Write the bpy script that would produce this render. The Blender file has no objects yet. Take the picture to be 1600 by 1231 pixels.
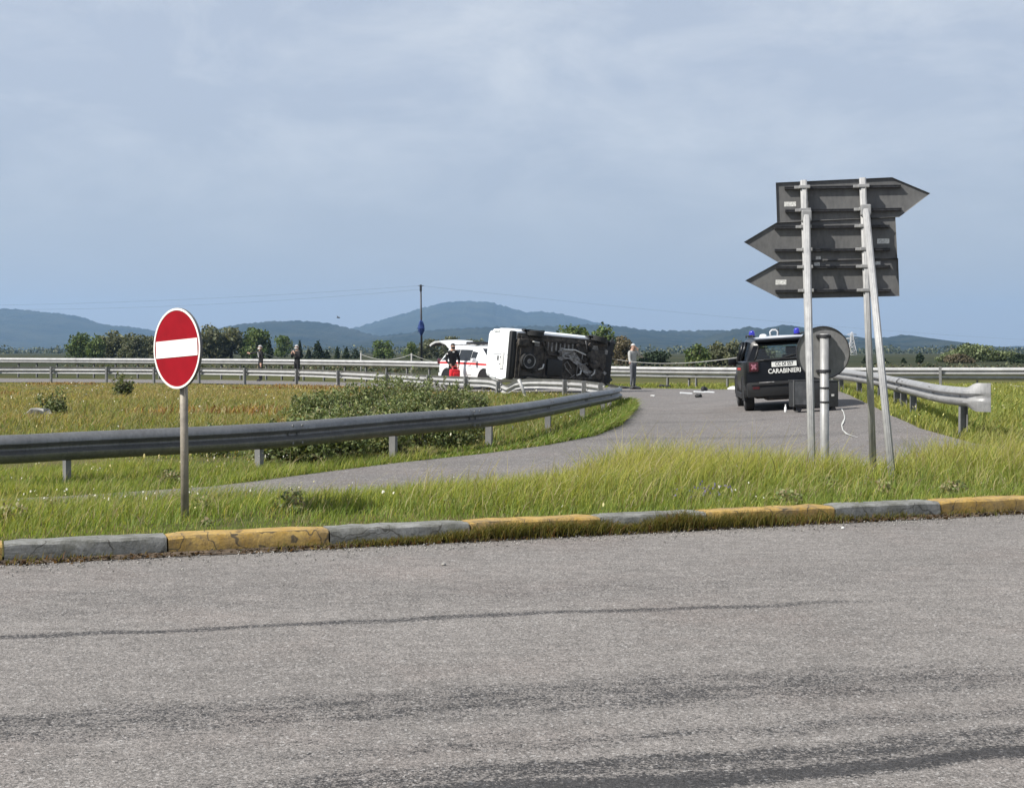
import bpy, bmesh, math, random
import numpy as np
from mathutils import Vector, Matrix, Euler

# ------------------------------------------------------------------ camera, sky, sun, exposure
S = bpy.context.scene
C = S.collection
RNG = np.random.default_rng(11)
random.seed(5)
R = math.radians
CAMZ, F, HOR = 1.32, 2200.0, 550.0

cam_d = bpy.data.cameras.new('camera')
cam_d.sensor_width = 36.0
cam_d.lens = 36.0 * F / 1600.0
cam_d.shift_y = -(615.5 - HOR) / 1600.0
cam_d.clip_start = 0.1
cam_d.clip_end = 30000
cam = bpy.data.objects.new('camera', cam_d)
cam.location = (0, 0, CAMZ)
cam.rotation_euler = (R(90), 0, 0)
C.objects.link(cam)
S.camera = cam

SUN_DIR = Vector((-0.90, -0.42, 1.00)).normalized()      # towards the sun
sun_el = math.asin(SUN_DIR.z)
sun_az = math.atan2(SUN_DIR.x, SUN_DIR.y)                # clockwise from +Y

W = bpy.data.worlds.new('World')
S.world = W
W.use_nodes = True
nt = W.node_tree
nt.nodes.clear()
def wn(t, **k):
    n = nt.nodes.new(t)
    for a, b in k.items(): setattr(n, a, b)
    return n
wl = nt.links.new
sky = wn('ShaderNodeTexSky', sky_type='NISHITA', sun_disc=False)
sky.sun_elevation = sun_el
sky.sun_rotation = sun_az
sky.air_density = 1.0; sky.dust_density = 1.2; sky.ozone_density = 2.0
bg1 = wn('ShaderNodeBackground'); bg1.inputs['Strength'].default_value = 0.05
wl(sky.outputs[0], bg1.inputs['Color'])
# thin high cloud veil over the whole sky with faint cirrus structure
tc = wn('ShaderNodeTexCoord')
sep = wn('ShaderNodeSeparateXYZ'); wl(tc.outputs['Generated'], sep.inputs[0])
mapn = wn('ShaderNodeMapping'); mapn.inputs['Scale'].default_value = (2.4, 2.4, 6.0)
mapn.inputs['Rotation'].default_value = (0.12, -0.2, 0.3)
wl(tc.outputs['Generated'], mapn.inputs['Vector'])
nz = wn('ShaderNodeTexNoise'); nz.inputs['Scale'].default_value = 2.6
nz.inputs['Detail'].default_value = 8; nz.inputs['Roughness'].default_value = 0.62
nz.inputs['Distortion'].default_value = 0.35
wl(mapn.outputs[0], nz.inputs['Vector'])
cr = wn('ShaderNodeValToRGB')
cr.color_ramp.elements[0].position = 0.42; cr.color_ramp.elements[1].position = 0.66
wl(nz.outputs['Fac'], cr.inputs[0])
elr = wn('ShaderNodeMapRange'); elr.interpolation_type = 'SMOOTHSTEP'
elr.inputs['From Min'].default_value = 0.02; elr.inputs['From Max'].default_value = 0.22
wl(sep.outputs['Z'], elr.inputs['Value'])
vmix = wn('ShaderNodeMix', data_type='RGBA')
vmix.inputs['A'].default_value = (0.338, 0.378, 0.442, 1)
vmix.inputs['B'].default_value = (0.392, 0.440, 0.525, 1)
wl(elr.outputs[0], vmix.inputs['Factor'])
cm = wn('ShaderNodeMath', operation='MULTIPLY'); wl(cr.outputs[0], cm.inputs[0]); wl(elr.outputs[0], cm.inputs[1])
cm2 = wn('ShaderNodeMath', operation='MULTIPLY'); wl(cm.outputs[0], cm2.inputs[0]); cm2.inputs[1].default_value = 0.65
vmix2 = wn('ShaderNodeMix', data_type='RGBA')
wl(cm2.outputs[0], vmix2.inputs['Factor']); wl(vmix.outputs['Result'], vmix2.inputs['A'])
vmix2.inputs['B'].default_value = (0.60, 0.63, 0.665, 1)
bg2 = wn('ShaderNodeBackground'); bg2.inputs['Strength'].default_value = 1.0
wl(vmix2.outputs['Result'], bg2.inputs['Color'])
ms = wn('ShaderNodeMixShader'); ms.inputs[0].default_value = 0.80
wl(bg1.outputs[0], ms.inputs[1]); wl(bg2.outputs[0], ms.inputs[2])
wo = wn('ShaderNodeOutputWorld'); wl(ms.outputs[0], wo.inputs['Surface'])

sl = bpy.data.lights.new('sun', 'SUN')
sl.energy = 4.8; sl.angle = R(0.55); sl.color = (1.0, 0.955, 0.88)
sun = bpy.data.objects.new('sun', sl)
sun.rotation_euler = (-SUN_DIR).to_track_quat('-Z', 'Y').to_euler()
sun.location = SUN_DIR * 60
C.objects.link(sun)

S.view_settings.view_transform = 'Standard'
S.view_settings.look = 'None'
S.view_settings.exposure = 0.55
S.view_settings.gamma = 1.0
S.view_settings.use_curve_mapping = False
S.render.engine = 'CYCLES'
S.cycles.max_bounces = 6
S.cycles.diffuse_bounces = 3
S.cycles.glossy_bounces = 3
S.cycles.transmission_bounces = 4
S.cycles.transparent_max_bounces = 8
S.cycles.volume_bounces = 1
S.cycles.sample_clamp_indirect = 6
S.cycles.use_denoising = True
try:
    S.cycles.denoiser = 'OPENIMAGEDENOISE'
    S.cycles.denoising_prefilter = 'ACCURATE'
except Exception:
    pass

# ------------------------------------------------------------------ helpers
def P(px, y, d):
    return Vector(((px - 800) / F * d, d, CAMZ - (y - HOR) / F * d))

def smooth(a, b, x):
    t = np.clip((np.asarray(x, float) - a) / (b - a), 0, 1)
    return t * t * (3 - 2 * t)

def tag(o, label=None, cat=None, group=None, kind=None):
    if label: o['label'] = label
    if cat: o['category'] = cat
    if group: o['group'] = group
    if kind: o['kind'] = kind
    return o

def link(name, me, mats=None, parent=None):
    o = bpy.data.objects.new(name, me)
    C.objects.link(o)
    if mats is not None:
        for m in (mats if isinstance(mats, (list, tuple)) else [mats]): me.materials.append(m)
    if parent: o.parent = parent
    return o

def empty(name, loc, label, cat, group=None, rz=0.0):
    o = bpy.data.objects.new(name, None)
    o.empty_display_size = 0.3
    o.location = loc; o.rotation_euler = (0, 0, rz)
    C.objects.link(o)
    return tag(o, label, cat, group)

def smooth_shade(me, ang=40):
    me.polygons.foreach_set('use_smooth', [True] * len(me.polygons))
    try: me.set_sharp_from_angle(angle=R(ang))
    except Exception: pass

def bm_obj(name, bm, mats, parent=None, sm=None, loc=None):
    bmesh.ops.recalc_face_normals(bm, faces=bm.faces[:])
    me = bpy.data.meshes.new(name)
    bm.to_mesh(me); bm.free()
    if sm: smooth_shade(me, sm)
    o = link(name, me, mats, parent)
    if loc is not None: o.location = loc
    return o

def np_mesh(name, V, faces, mats, parent=None, col=None, sm=False):
    """V (N,3); faces: list of int arrays (M,k)"""
    me = bpy.data.meshes.new(name)
    V = np.asarray(V, np.float32)
    me.vertices.add(len(V)); me.vertices.foreach_set('co', V.ravel())
    loops = np.concatenate([f.ravel() for f in faces]).astype(np.int32)
    tot = np.concatenate([np.full(len(f), f.shape[1]) for f in faces]).astype(np.int32)
    st = np.concatenate([[0], np.cumsum(tot)[:-1]]).astype(np.int32)
    me.loops.add(len(loops)); me.loops.foreach_set('vertex_index', loops)
    me.polygons.add(len(tot)); me.polygons.foreach_set('loop_start', st); me.polygons.foreach_set('loop_total', tot)
    if col is not None:
        a = me.color_attributes.new('Col', 'FLOAT_COLOR', 'POINT')
        cc = np.ones((len(V), 4), np.float32); cc[:, :3] = col
        a.data.foreach_set('color', cc.ravel())
    me.update(calc_edges=True); me.validate()
    if sm: me.polygons.foreach_set('use_smooth', np.ones(len(tot), bool))
    return link(name, me, mats, parent)

def box(bm, c, s, rot=None, bev=0.0, mi=0):
    m = Matrix.Translation(c)
    if rot is not None: m = m @ (rot if isinstance(rot, Matrix) else Euler(rot).to_matrix().to_4x4())
    r = bmesh.ops.create_cube(bm, size=1.0)
    vs = r['verts']
    for v in vs: v.co = Vector((v.co.x * s[0], v.co.y * s[1], v.co.z * s[2]))
    fs = list({f for v in vs for f in v.link_faces})
    if bev > 0:
        es = list({e for v in vs for e in v.link_edges})
        rr = bmesh.ops.bevel(bm, geom=es, offset=bev, segments=2, profile=0.6, affect='EDGES')
        vs = list({v for f in rr['faces'] for v in f.verts} | {v for v in vs if v.is_valid})
        fs = list({f for v in vs for f in v.link_faces})
    bmesh.ops.transform(bm, matrix=m, verts=vs)
    for f in fs: f.material_index = mi
    return vs

def tube(bm, pts, r, seg=10, cap=True, mi=0):
    """pts list of Vector, r scalar or list"""
    pts = [Vector(p) for p in pts]
    n = len(pts)
    rr = r if isinstance(r, (list, tuple)) else [r] * n
    rings = []
    up = None
    for i, p in enumerate(pts):
        t = (pts[min(i + 1, n - 1)] - pts[max(i - 1, 0)]).normalized()
        if up is None:
            a = Vector((0, 0, 1)) if abs(t.z) < 0.9 else Vector((1, 0, 0))
            up = (a - t * a.dot(t)).normalized()
        else:
            up = (up - t * up.dot(t)).normalized()
        b = t.cross(up)
        rings.append([bm.verts.new(p + (up * math.cos(2 * math.pi * k / seg) + b * math.sin(2 * math.pi * k / seg)) * rr[i]) for k in range(seg)])
    for i in range(n - 1):
        for k in range(seg):
            f = bm.faces.new((rings[i][k], rings[i][(k + 1) % seg], rings[i + 1][(k + 1) % seg], rings[i + 1][k])); f.material_index = mi; f.smooth = True
    if cap:
        bm.faces.new(rings[0][::-1]).material_index = mi
        bm.faces.new(rings[-1]).material_index = mi
    return rings

def lathe(bm, prof, mat=None, seg=24, mi=0, cap=True):
    """prof: list of (r, h) around local Z, transformed with mat"""
    rings = []
    for r, h in prof:
        ring = []
        for k in range(seg):
            a = 2 * math.pi * k / seg
            v = Vector((r * math.cos(a), r * math.sin(a), h))
            ring.append(bm.verts.new(mat @ v if mat else v))
        rings.append(ring)
    for i in range(len(prof) - 1):
        for k in range(seg):
            f = bm.faces.new((rings[i][k], rings[i][(k + 1) % seg], rings[i + 1][(k + 1) % seg], rings[i + 1][k]))
            f.material_index = mi
    for ring in (rings[0], rings[-1]) if cap else ():
        if len(ring) > 2: bm.faces.new(ring).material_index = mi

def prism(bm, poly, depth, mat=None, mi=0):
    """poly in local XZ, extruded along +Y by depth"""
    a = [bm.verts.new((mat @ Vector((x, 0, z))) if mat else Vector((x, 0, z))) for x, z in poly]
    b = [bm.verts.new((mat @ Vector((x, depth, z))) if mat else Vector((x, depth, z))) for x, z in poly]
    n = len(poly)
    bm.faces.new(a).material_index = mi; bm.faces.new(b[::-1]).material_index = mi
    for i in range(n):
        bm.faces.new((a[i], b[i], b[(i + 1) % n], a[(i + 1) % n])).material_index = mi

# ------------------------------------------------------------------ materials
def nodes_of(name):
    m = bpy.data.materials.new(name); m.use_nodes = True
    n = m.node_tree; b = n.nodes['Principled BSDF']
    return m, n, b

def mat(name, col, rough=0.6, metal=0.0, var=0.15, scale=6.0, bump=0.0, bscale=40.0, col2=None, spec=0.5, coat=0.0, stretch=None):
    m, n, b = nodes_of(name)
    b.inputs['Roughness'].default_value = rough
    b.inputs['Metallic'].default_value = metal
    b.inputs['Specular IOR Level'].default_value = spec
    if coat: b.inputs['Coat Weight'].default_value = coat; b.inputs['Coat Roughness'].default_value = 0.06
    tcn = n.nodes.new('ShaderNodeTexCoord')
    src = tcn.outputs['Object']
    if stretch:
        mp = n.nodes.new('ShaderNodeMapping'); mp.inputs['Scale'].default_value = stretch
        n.links.new(src, mp.inputs[0]); src = mp.outputs[0]
    nz = n.nodes.new('ShaderNodeTexNoise'); nz.inputs['Scale'].default_value = scale
    nz.inputs['Detail'].default_value = 6; nz.inputs['Roughness'].default_value = 0.65
    n.links.new(src, nz.inputs['Vector'])
    mx = n.nodes.new('ShaderNodeMix'); mx.data_type = 'RGBA'
    c2 = col2 if col2 else tuple(min(1, c * (1 + var)) for c in col)
    c1 = tuple(c * (1 - var) for c in col) if not col2 else col
    mx.inputs['A'].default_value = (*c1, 1); mx.inputs['B'].default_value = (*c2, 1)
    rp = n.nodes.new('ShaderNodeMapRange'); rp.inputs['From Min'].default_value = 0.36; rp.inputs['From Max'].default_value = 0.64
    n.links.new(nz.outputs['Fac'], rp.inputs['Value'])
    n.links.new(rp.outputs[0], mx.inputs['Factor'])
    n.links.new(mx.outputs['Result'], b.inputs['Base Color'])
    if bump:
        nb = n.nodes.new('ShaderNodeTexNoise'); nb.inputs['Scale'].default_value = bscale; nb.inputs['Detail'].default_value = 4
        n.links.new(tcn.outputs['Object'], nb.inputs['Vector'])
        bp = n.nodes.new('ShaderNodeBump'); bp.inputs['Strength'].default_value = bump; bp.inputs['Distance'].default_value = 0.02
        n.links.new(nb.outputs['Fac'], bp.inputs['Height']); n.links.new(bp.outputs[0], b.inputs['Normal'])
    return m

def leaf_mat(name, trans=0.35, rough=0.6):
    m, n, b = nodes_of(name)
    at = n.nodes.new('ShaderNodeAttribute'); at.attribute_name = 'Col'
    n.links.new(at.outputs['Color'], b.inputs['Base Color'])
    b.inputs['Roughness'].default_value = rough
    b.inputs['Specular IOR Level'].default_value = 0.25
    tr = n.nodes.new('ShaderNodeBsdfTranslucent')
    mu = n.nodes.new('ShaderNodeMix'); mu.data_type = 'RGBA'; mu.blend_type = 'MULTIPLY'; mu.inputs['Factor'].default_value = 1
    n.links.new(at.outputs['Color'], mu.inputs['A']); mu.inputs['B'].default_value = (1.25, 1.2, 0.6, 1)
    n.links.new(mu.outputs['Result'], tr.inputs['Color'])
    mxs = n.nodes.new('ShaderNodeMixShader'); mxs.inputs[0].default_value = trans
    n.links.new(b.outputs[0], mxs.inputs[1]); n.links.new(tr.outputs[0], mxs.inputs[2])
    n.links.new(mxs.outputs[0], n.nodes['Material Output'].inputs['Surface'])
    return m

class NG:
    """tiny node-graph helper"""
    def __init__(s, m): s.t = m.node_tree
    def n(s, ty, **k):
        x = s.t.nodes.new(ty)
        for a, b in k.items(): setattr(x, a, b)
        return x
    def l(s, a, b): s.t.links.new(a, b)
    def put(s, sock, v):
        if isinstance(v, bpy.types.NodeSocket): s.l(v, sock)
        else: sock.default_value = v
    def math(s, op, a, b=None, c=None, clamp=False):
        x = s.n('ShaderNodeMath', operation=op); x.use_clamp = clamp
        s.put(x.inputs[0], a)
        if b is not None: s.put(x.inputs[1], b)
        if c is not None: s.put(x.inputs[2], c)
        return x.outputs[0]
    def mix(s, f, a, b, blend='MIX'):
        x = s.n('ShaderNodeMix', data_type='RGBA'); x.blend_type = blend
        s.put(x.inputs['Factor'], f)
        s.put(x.inputs['A'], a if isinstance(a, bpy.types.NodeSocket) else (*a, 1))
        s.put(x.inputs['B'], b if isinstance(b, bpy.types.NodeSocket) else (*b, 1))
        return x.outputs['Result']
    def noise(s, vec, scale, detail=4, rough=0.6):
        x = s.n('ShaderNodeTexNoise'); x.inputs['Scale'].default_value = scale
        x.inputs['Detail'].default_value = detail; x.inputs['Roughness'].default_value = rough
        s.l(vec, x.inputs['Vector']); return x.outputs['Fac']
    def voro(s, vec, scale, out='Color'):
        x = s.n('ShaderNodeTexVoronoi'); x.inputs['Scale'].default_value = scale
        s.l(vec, x.inputs['Vector']); return x.outputs[out]
    def mr(s, v, a, b, c=0.0, d=1.0, sm=False):
        x = s.n('ShaderNodeMapRange')
        if sm: x.interpolation_type = 'SMOOTHSTEP'
        s.put(x.inputs['Value'], v); x.inputs['From Min'].default_value = a; x.inputs['From Max'].default_value = b
        x.inputs['To Min'].default_value = c; x.inputs['To Max'].default_value = d
        return x.outputs[0]

def asphalt(name, streaks=(), base=(0.180, 0.166, 0.155), ang=12.8, stone=150.0):
    m, n, b = nodes_of(name)
    g = NG(m)
    tcn = g.n('ShaderNodeTexCoord'); o = tcn.outputs['Object']
    v1 = g.voro(o, stone); sp = g.n('ShaderNodeSeparateColor'); g.l(v1, sp.inputs[0])
    v2 = g.voro(o, stone * 0.7); sp2 = g.n('ShaderNodeSeparateColor'); g.l(v2, sp2.inputs[0])
    f = g.mr(sp.outputs[0], 0.0, 1.0, 0.56, 1.44)
    bright = g.mr(sp2.outputs[1], 0.93, 0.97, 0.0, 1.0)
    darkp = g.mr(sp2.outputs[2], 0.90, 0.95, 0.0, 0.6)
    big = g.mr(g.noise(o, 0.55, 5), 0.3, 0.7, 0.86, 1.12)
    fine = g.mr(g.noise(o, 9.0, 5, 0.7), 0.3, 0.7, 0.86, 1.14)
    mpx = g.n('ShaderNodeMapping'); mpx.inputs['Rotation'].default_value = (0, 0, R(-ang)); mpx.inputs['Scale'].default_value = (1.0, 3.2, 1); g.l(o, mpx.inputs[0])
    mot = g.mr(g.noise(mpx.outputs[0], 3.2, 7, 0.78), 0.32, 0.68, 0.80, 1.16)
    k = g.math('MULTIPLY', g.math('MULTIPLY', g.math('MULTIPLY', f, big), fine), mot)
    col = g.mix(1.0, base, g.mix(0.0, (1, 1, 1), (1, 1, 1)), 'MULTIPLY')
    cmb = g.n('ShaderNodeCombineColor')
    for i in range(3): g.l(k, cmb.inputs[i])
    col = g.mix(1.0, base, cmb.outputs[0], 'MULTIPLY')
    pink = g.mr(g.noise(o, 0.8, 3), 0.5, 0.75, 0.0, 0.5)
    col = g.mix(pink, col, g.mix(1.0, col, (1.08, 0.98, 0.95), 'MULTIPLY'))
    col = g.mix(darkp, col, (0.05, 0.048, 0.045))
    col = g.mix(g.math('MULTIPLY', bright, 0.75), col, (0.36, 0.345, 0.33))
    if streaks:
        rot = g.n('ShaderNodeMapping'); rot.vector_type = 'POINT'; rot.inputs['Rotation'].default_value = (0, 0, R(-ang))
        g.l(o, rot.inputs[0])
        sx = g.n('ShaderNodeSeparateXYZ'); g.l(rot.outputs[0], sx.inputs[0])
        st = g.n('ShaderNodeMapping'); st.inputs['Scale'].default_value = (0.9, 3.2, 1.0); g.l(rot.outputs[0], st.inputs[0])
        wob = g.math('MULTIPLY', g.math('SUBTRACT', g.noise(rot.outputs[0], 0.9, 3), 0.5), 0.35)
        vv = g.math('ADD', sx.outputs['Y'], wob)
        brk = g.math('ADD', g.math('MULTIPLY', g.noise(st.outputs[0], 2.2, 9, 0.8), .80), g.math('MULTIPLY', sp.outputs[1], .20))
        tot = None
        for v0, w, amt, thr, u0, u1 in streaks:
            d = g.math('ABSOLUTE', g.math('SUBTRACT', vv, v0))
            mk = g.mr(d, w, w * 0.25, 0.0, 1.0, True)
            br = g.mr(brk, thr - 0.08, thr + 0.10, 0.0, 1.0, True)
            uu = g.math('MULTIPLY', g.mr(sx.outputs['X'], u0 - 0.8, u0 + 0.5, 0, 1, True), g.mr(sx.outputs['X'], u1 + 0.8, u1 - 0.5, 0, 1, True))
            q = g.math('MULTIPLY', g.math('MULTIPLY', g.math('MULTIPLY', mk, br), amt), uu)
            tot = q if tot is None else g.math('MAXIMUM', tot, q)
        grain = g.mr(g.math('SUBTRACT', tot, g.math('MULTIPLY', sp2.outputs[0], .95)), -0.10, 0.14, 0, 1)
        tot = g.math('MULTIPLY', g.math('ADD', g.math('MULTIPLY', grain, .75), g.math('MULTIPLY', tot, .35)), g.mr(tot, 0, .06))
        col = g.mix(g.math('MINIMUM', tot, .95), col, g.mix(1.0, col, (0.20, 0.21, 0.23), 'MULTIPLY'))
    g.l(col, b.inputs['Base Color'])
    b.inputs['Roughness'].default_value = 0.88
    b.inputs['Specular IOR Level'].default_value = 0.3
    bp = g.n('ShaderNodeBump'); bp.inputs['Strength'].default_value = 0.7; bp.inputs['Distance'].default_value = 0.004
    g.l(g.voro(o, stone * 1.1, 'Distance'), bp.inputs['Height']); g.l(bp.outputs[0], b.inputs['Normal'])
    return m

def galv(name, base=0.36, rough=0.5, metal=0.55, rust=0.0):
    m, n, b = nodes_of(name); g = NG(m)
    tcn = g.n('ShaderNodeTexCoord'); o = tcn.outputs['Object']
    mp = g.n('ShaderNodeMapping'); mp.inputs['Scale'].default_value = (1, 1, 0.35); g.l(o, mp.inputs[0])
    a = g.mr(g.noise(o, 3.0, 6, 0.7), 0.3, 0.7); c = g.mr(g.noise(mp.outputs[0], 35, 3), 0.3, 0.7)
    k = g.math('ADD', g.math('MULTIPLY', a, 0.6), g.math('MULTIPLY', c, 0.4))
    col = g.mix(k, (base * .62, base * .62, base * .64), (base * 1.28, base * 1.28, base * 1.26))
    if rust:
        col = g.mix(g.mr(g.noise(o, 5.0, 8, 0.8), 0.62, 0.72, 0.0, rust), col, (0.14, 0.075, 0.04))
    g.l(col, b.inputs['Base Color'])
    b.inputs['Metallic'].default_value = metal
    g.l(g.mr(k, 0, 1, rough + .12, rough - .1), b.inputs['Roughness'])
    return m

M = {}
M['road'] = asphalt('worn_asphalt', streaks=[(6.89, .075, .70, .40, -3.2, 3.2), (5.22, .34, .78, .49, -2.4, 3.2), (4.13, .12, .95, .34, -0.4, 4.0),
                                            (4.32, .15, .85, .45, 0.2, 4.0), (4.62, .10, .7, .5, 0.6, 4.0), (7.6, .5, .35, .54, -4, 4), (8.05, .2, .45, .55, -4, 1), (4.75, .16, .5, .58, -2, 3)])
M['ramp'] = asphalt('ramp_asphalt', streaks=[(22, .5, .35, .5, -5, 12), (27, .4, .4, .5, -5, 12), (31, .3, .4, .5, -5, 12)], base=(0.150, 0.139, 0.133), stone=90)
M['galv'] = galv('galvanised_steel', 0.30, 0.5, 0.25)
M['galv_shaded'] = galv('shaded_galvanised_steel', 0.20, 0.45, 0.6)  # near rail steel, colour darkened to stand for its shaded face
M['galv_lit'] = galv('sunlit_galvanised_steel', 0.36, 0.55, 0.12)  # same steel with sunlight put into a lighter colour
M['post_steel'] = galv('galvanised_post_steel', 0.20, 0.6, 0.2, 0.35)
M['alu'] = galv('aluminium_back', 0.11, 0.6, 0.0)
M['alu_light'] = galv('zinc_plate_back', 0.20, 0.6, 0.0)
M['pole'] = mat('weathered_pole', (0.25, 0.22, 0.18), 0.6, 0.1, 0.25, 9, 0.1, 60)
M['white_print'] = mat('white_sheeting', (0.80, 0.80, 0.76), 0.45, 0, 0.05, 4)
M['red_print'] = mat('red_sheeting', (0.25, 0.003, 0.010), 0.6, 0, 0.12, 5, spec=0.15)
M['label_paper'] = mat('faded_sticker', (0.55, 0.55, 0.53), 0.6, 0, 0.3, 60)
M['bracket'] = mat('dark_bracket_steel', (0.05, 0.05, 0.055), 0.55, 0.5, 0.3, 30)
M['black_plastic'] = mat('black_plastic', (0.008, 0.008, 0.0085), 0.6, 0, 0.3, 12)
M['rubber'] = mat('tyre_rubber', (0.017, 0.017, 0.017), 0.85, 0, 0.3, 30, 0.3, 80)
M['rim'] = mat('alloy_rim', (0.22, 0.22, 0.23), 0.4, 0.7, 0.2, 8)
M['navy'] = mat('dark_blue_paint', (0.0025, 0.003, 0.005), 0.35, 0.0, 0.2, 3, spec=0.3, coat=0.12)
M['roof_silver'] = mat('pale_roof_paint', (0.55, 0.55, 0.57), 0.3, 0.0, 0.05, 3, coat=0.6)
M['white_paint'] = mat('white_vehicle_paint', (0.78, 0.79, 0.80), 0.28, 0, 0.04, 3, coat=0.5)
M['dirty_white'] = mat('dusty_white_paint', (0.80, 0.82, 0.84), 0.35, 0, 0.06, 2.5, coat=0.3)
M['glass'] = mat('tinted_glass', (0.012, 0.014, 0.016), 0.06, 0, 0.1, 3, spec=0.6)
M['lamp_red'] = mat('red_lamp_lens', (0.06, 0.002, 0.007), 0.3, 0, 0.1, 5, coat=0.8)
M['lamp_pale'] = mat('pale_lamp_insert', (0.36, 0.15, 0.19), 0.3, 0, 0.1, 5)
M['stripe_red'] = mat('red_stripe_film', (0.50, 0.03, 0.03), 0.4, 0, 0.1, 5)
M['blue_lens'] = mat('blue_beacon_lens', (0.02, 0.02, 0.35), 0.12, 0, 0.15, 5, coat=0.8)
M['chrome'] = mat('bright_trim', (0.7, 0.7, 0.7), 0.15, 0.9, 0.05, 5)
M['under'] = mat('underbody_grime', (0.006, 0.0055, 0.005), 0.75, 0.0, 0.5, 7, 0.9, 14, col2=(0.075, 0.063, 0.052))
M['under_steel'] = mat('underbody_steel', (0.20, 0.195, 0.19), 0.5, 0.2, 0.6, 8, 0.3, 30)
M['yellow_paint'] = None
M['black_cloth'] = mat('black_cloth', (0.008, 0.008, 0.010), 0.9, 0, 0.3, 12)
M['grey_cloth'] = mat('pale_grey_cloth', (0.34, 0.34, 0.33), 0.9, 0, 0.2, 12)
M['bluegrey_cloth'] = mat('blue_grey_cloth', (0.10, 0.105, 0.12), 0.9, 0, 0.2, 12)
M['skin'] = mat('skin', (0.42, 0.26, 0.19), 0.55, 0, 0.08, 12)
M['hair_dark'] = mat('dark_hair', (0.015, 0.012, 0.010), 0.6, 0, 0.3, 40)
M['hair_grey'] = mat('grey_hair', (0.42, 0.41, 0.40), 0.6, 0, 0.3, 40)
M['white_cloth'] = mat('white_cloth', (0.72, 0.72, 0.70), 0.85, 0, 0.1, 12)
M['red_cloth'] = mat('bright_red_nylon', (0.62, 0.012, 0.02), 0.6, 0, 0.2, 9, 0.3, 14)
M['shoe'] = mat('black_leather', (0.012, 0.012, 0.012), 0.5, 0, 0.2, 12)
M['crate'] = mat('dark_case_plastic', (0.022, 0.023, 0.024), 0.6, 0, 0.3, 8)
M['crate_panel'] = mat('grey_case_panel', (0.075, 0.078, 0.082), 0.6, 0, 0.3, 8)
M['wood'] = mat('weathered_wood', (0.16, 0.13, 0.10), 0.8, 0, 0.3, 8, 0.3, 30, stretch=(6, 6, 0.6))
M['bark'] = mat('tree_bark', (0.09, 0.075, 0.06), 0.9, 0, 0.35, 3, 0.5, 12)
M['stone'] = mat('grey_stone', (0.26, 0.25, 0.23), 0.9, 0, 0.4, 6, 0.6, 18)
M['rubble_dark'] = mat('dark_debris', (0.02, 0.02, 0.021), 0.7, 0, 0.4, 10)
M['chalk'] = mat('white_chalk', (0.42, 0.42, 0.40), 0.9, 0, 0.3, 30)
M['soil'] = mat('dark_leaf_litter', (0.035, 0.026, 0.018), 0.95, 0, 0.6, 14, 0.8, 40, col2=(0.12, 0.085, 0.055))
M['edge_line'] = mat('worn_edge_line', (0.36, 0.34, 0.27), 0.85, 0, 0.35, 4)
M['blue_net'] = mat('blue_netting', (0.01, 0.035, 0.16), 0.8, 0, 0.3, 4)
M['tape'] = mat('barrier_tape', (0.28, 0.28, 0.27), 0.6, 0, 0.15, 8)
M['pylon'] = mat('pale_pylon_steel', (0.55, 0.55, 0.55), 0.6, 0.2, 0.1, 1)
M['wire'] = mat('dark_cable', (0.03, 0.03, 0.035), 0.7, 0.2, 0.1, 1)
M['grass'] = leaf_mat('grass_blades', 0.5)
M['leaf'] = leaf_mat('leaves', 0.25)
M['petal'] = leaf_mat('petals', 0.2)

def kerb_mat(name, c1, c2, dirt):
    m, n, b = nodes_of(name); g = NG(m)
    o = g.n('ShaderNodeTexCoord').outputs['Object']
    col = g.mix(g.mr(g.noise(o, 7, 6, .7), .35, .65), c1, c2)
    col = g.mix(g.mr(g.noise(o, 22, 5, .75), .50, .68, 0, .85), col, dirt)
    col = g.mix(g.mr(g.noise(o, 4, 6, .8), .44, .64, 0, .8), col, dirt)
    col = g.mix(g.mr(g.noise(o, 90, 3), .6, .72, 0, .5), col, (0.10, 0.09, 0.08))
    # hairline cracks
    vo = g.n('ShaderNodeTexVoronoi'); vo.feature = 'DISTANCE_TO_EDGE'; vo.inputs['Scale'].default_value = 2.3
    wv = g.n('ShaderNodeMixRGB') if False else None
    nzv = g.n('ShaderNodeTexNoise'); nzv.inputs['Scale'].default_value = 8; g.l(o, nzv.inputs['Vector'])
    ad = g.n('ShaderNodeVectorMath', operation='MULTIPLY_ADD'); g.l(nzv.outputs['Color'], ad.inputs[0]); ad.inputs[1].default_value = (.12, .12, .12); g.l(o, ad.inputs[2])
    g.l(ad.outputs[0], vo.inputs['Vector'])
    col = g.mix(g.mr(vo.outputs['Distance'], .012, .004, 0, .8), col, (0.045, 0.04, 0.032))
    g.l(col, b.inputs['Base Color']); b.inputs['Roughness'].default_value = .85
    bp = g.n('ShaderNodeBump'); bp.inputs['Strength'].default_value = .6; bp.inputs['Distance'].default_value = .012
    g.l(g.noise(o, 30, 6, .7), bp.inputs['Height']); g.l(bp.outputs[0], b.inputs['Normal'])
    return m
M['yellow_kerb'] = kerb_mat('faded_yellow_paint', (0.33, 0.20, 0.04), (0.46, 0.31, 0.095), (0.17, 0.125, 0.07))
M['grey_kerb'] = kerb_mat('faded_grey_concrete', (0.16, 0.16, 0.15), (0.26, 0.26, 0.25), (0.085, 0.085, 0.068))

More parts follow.
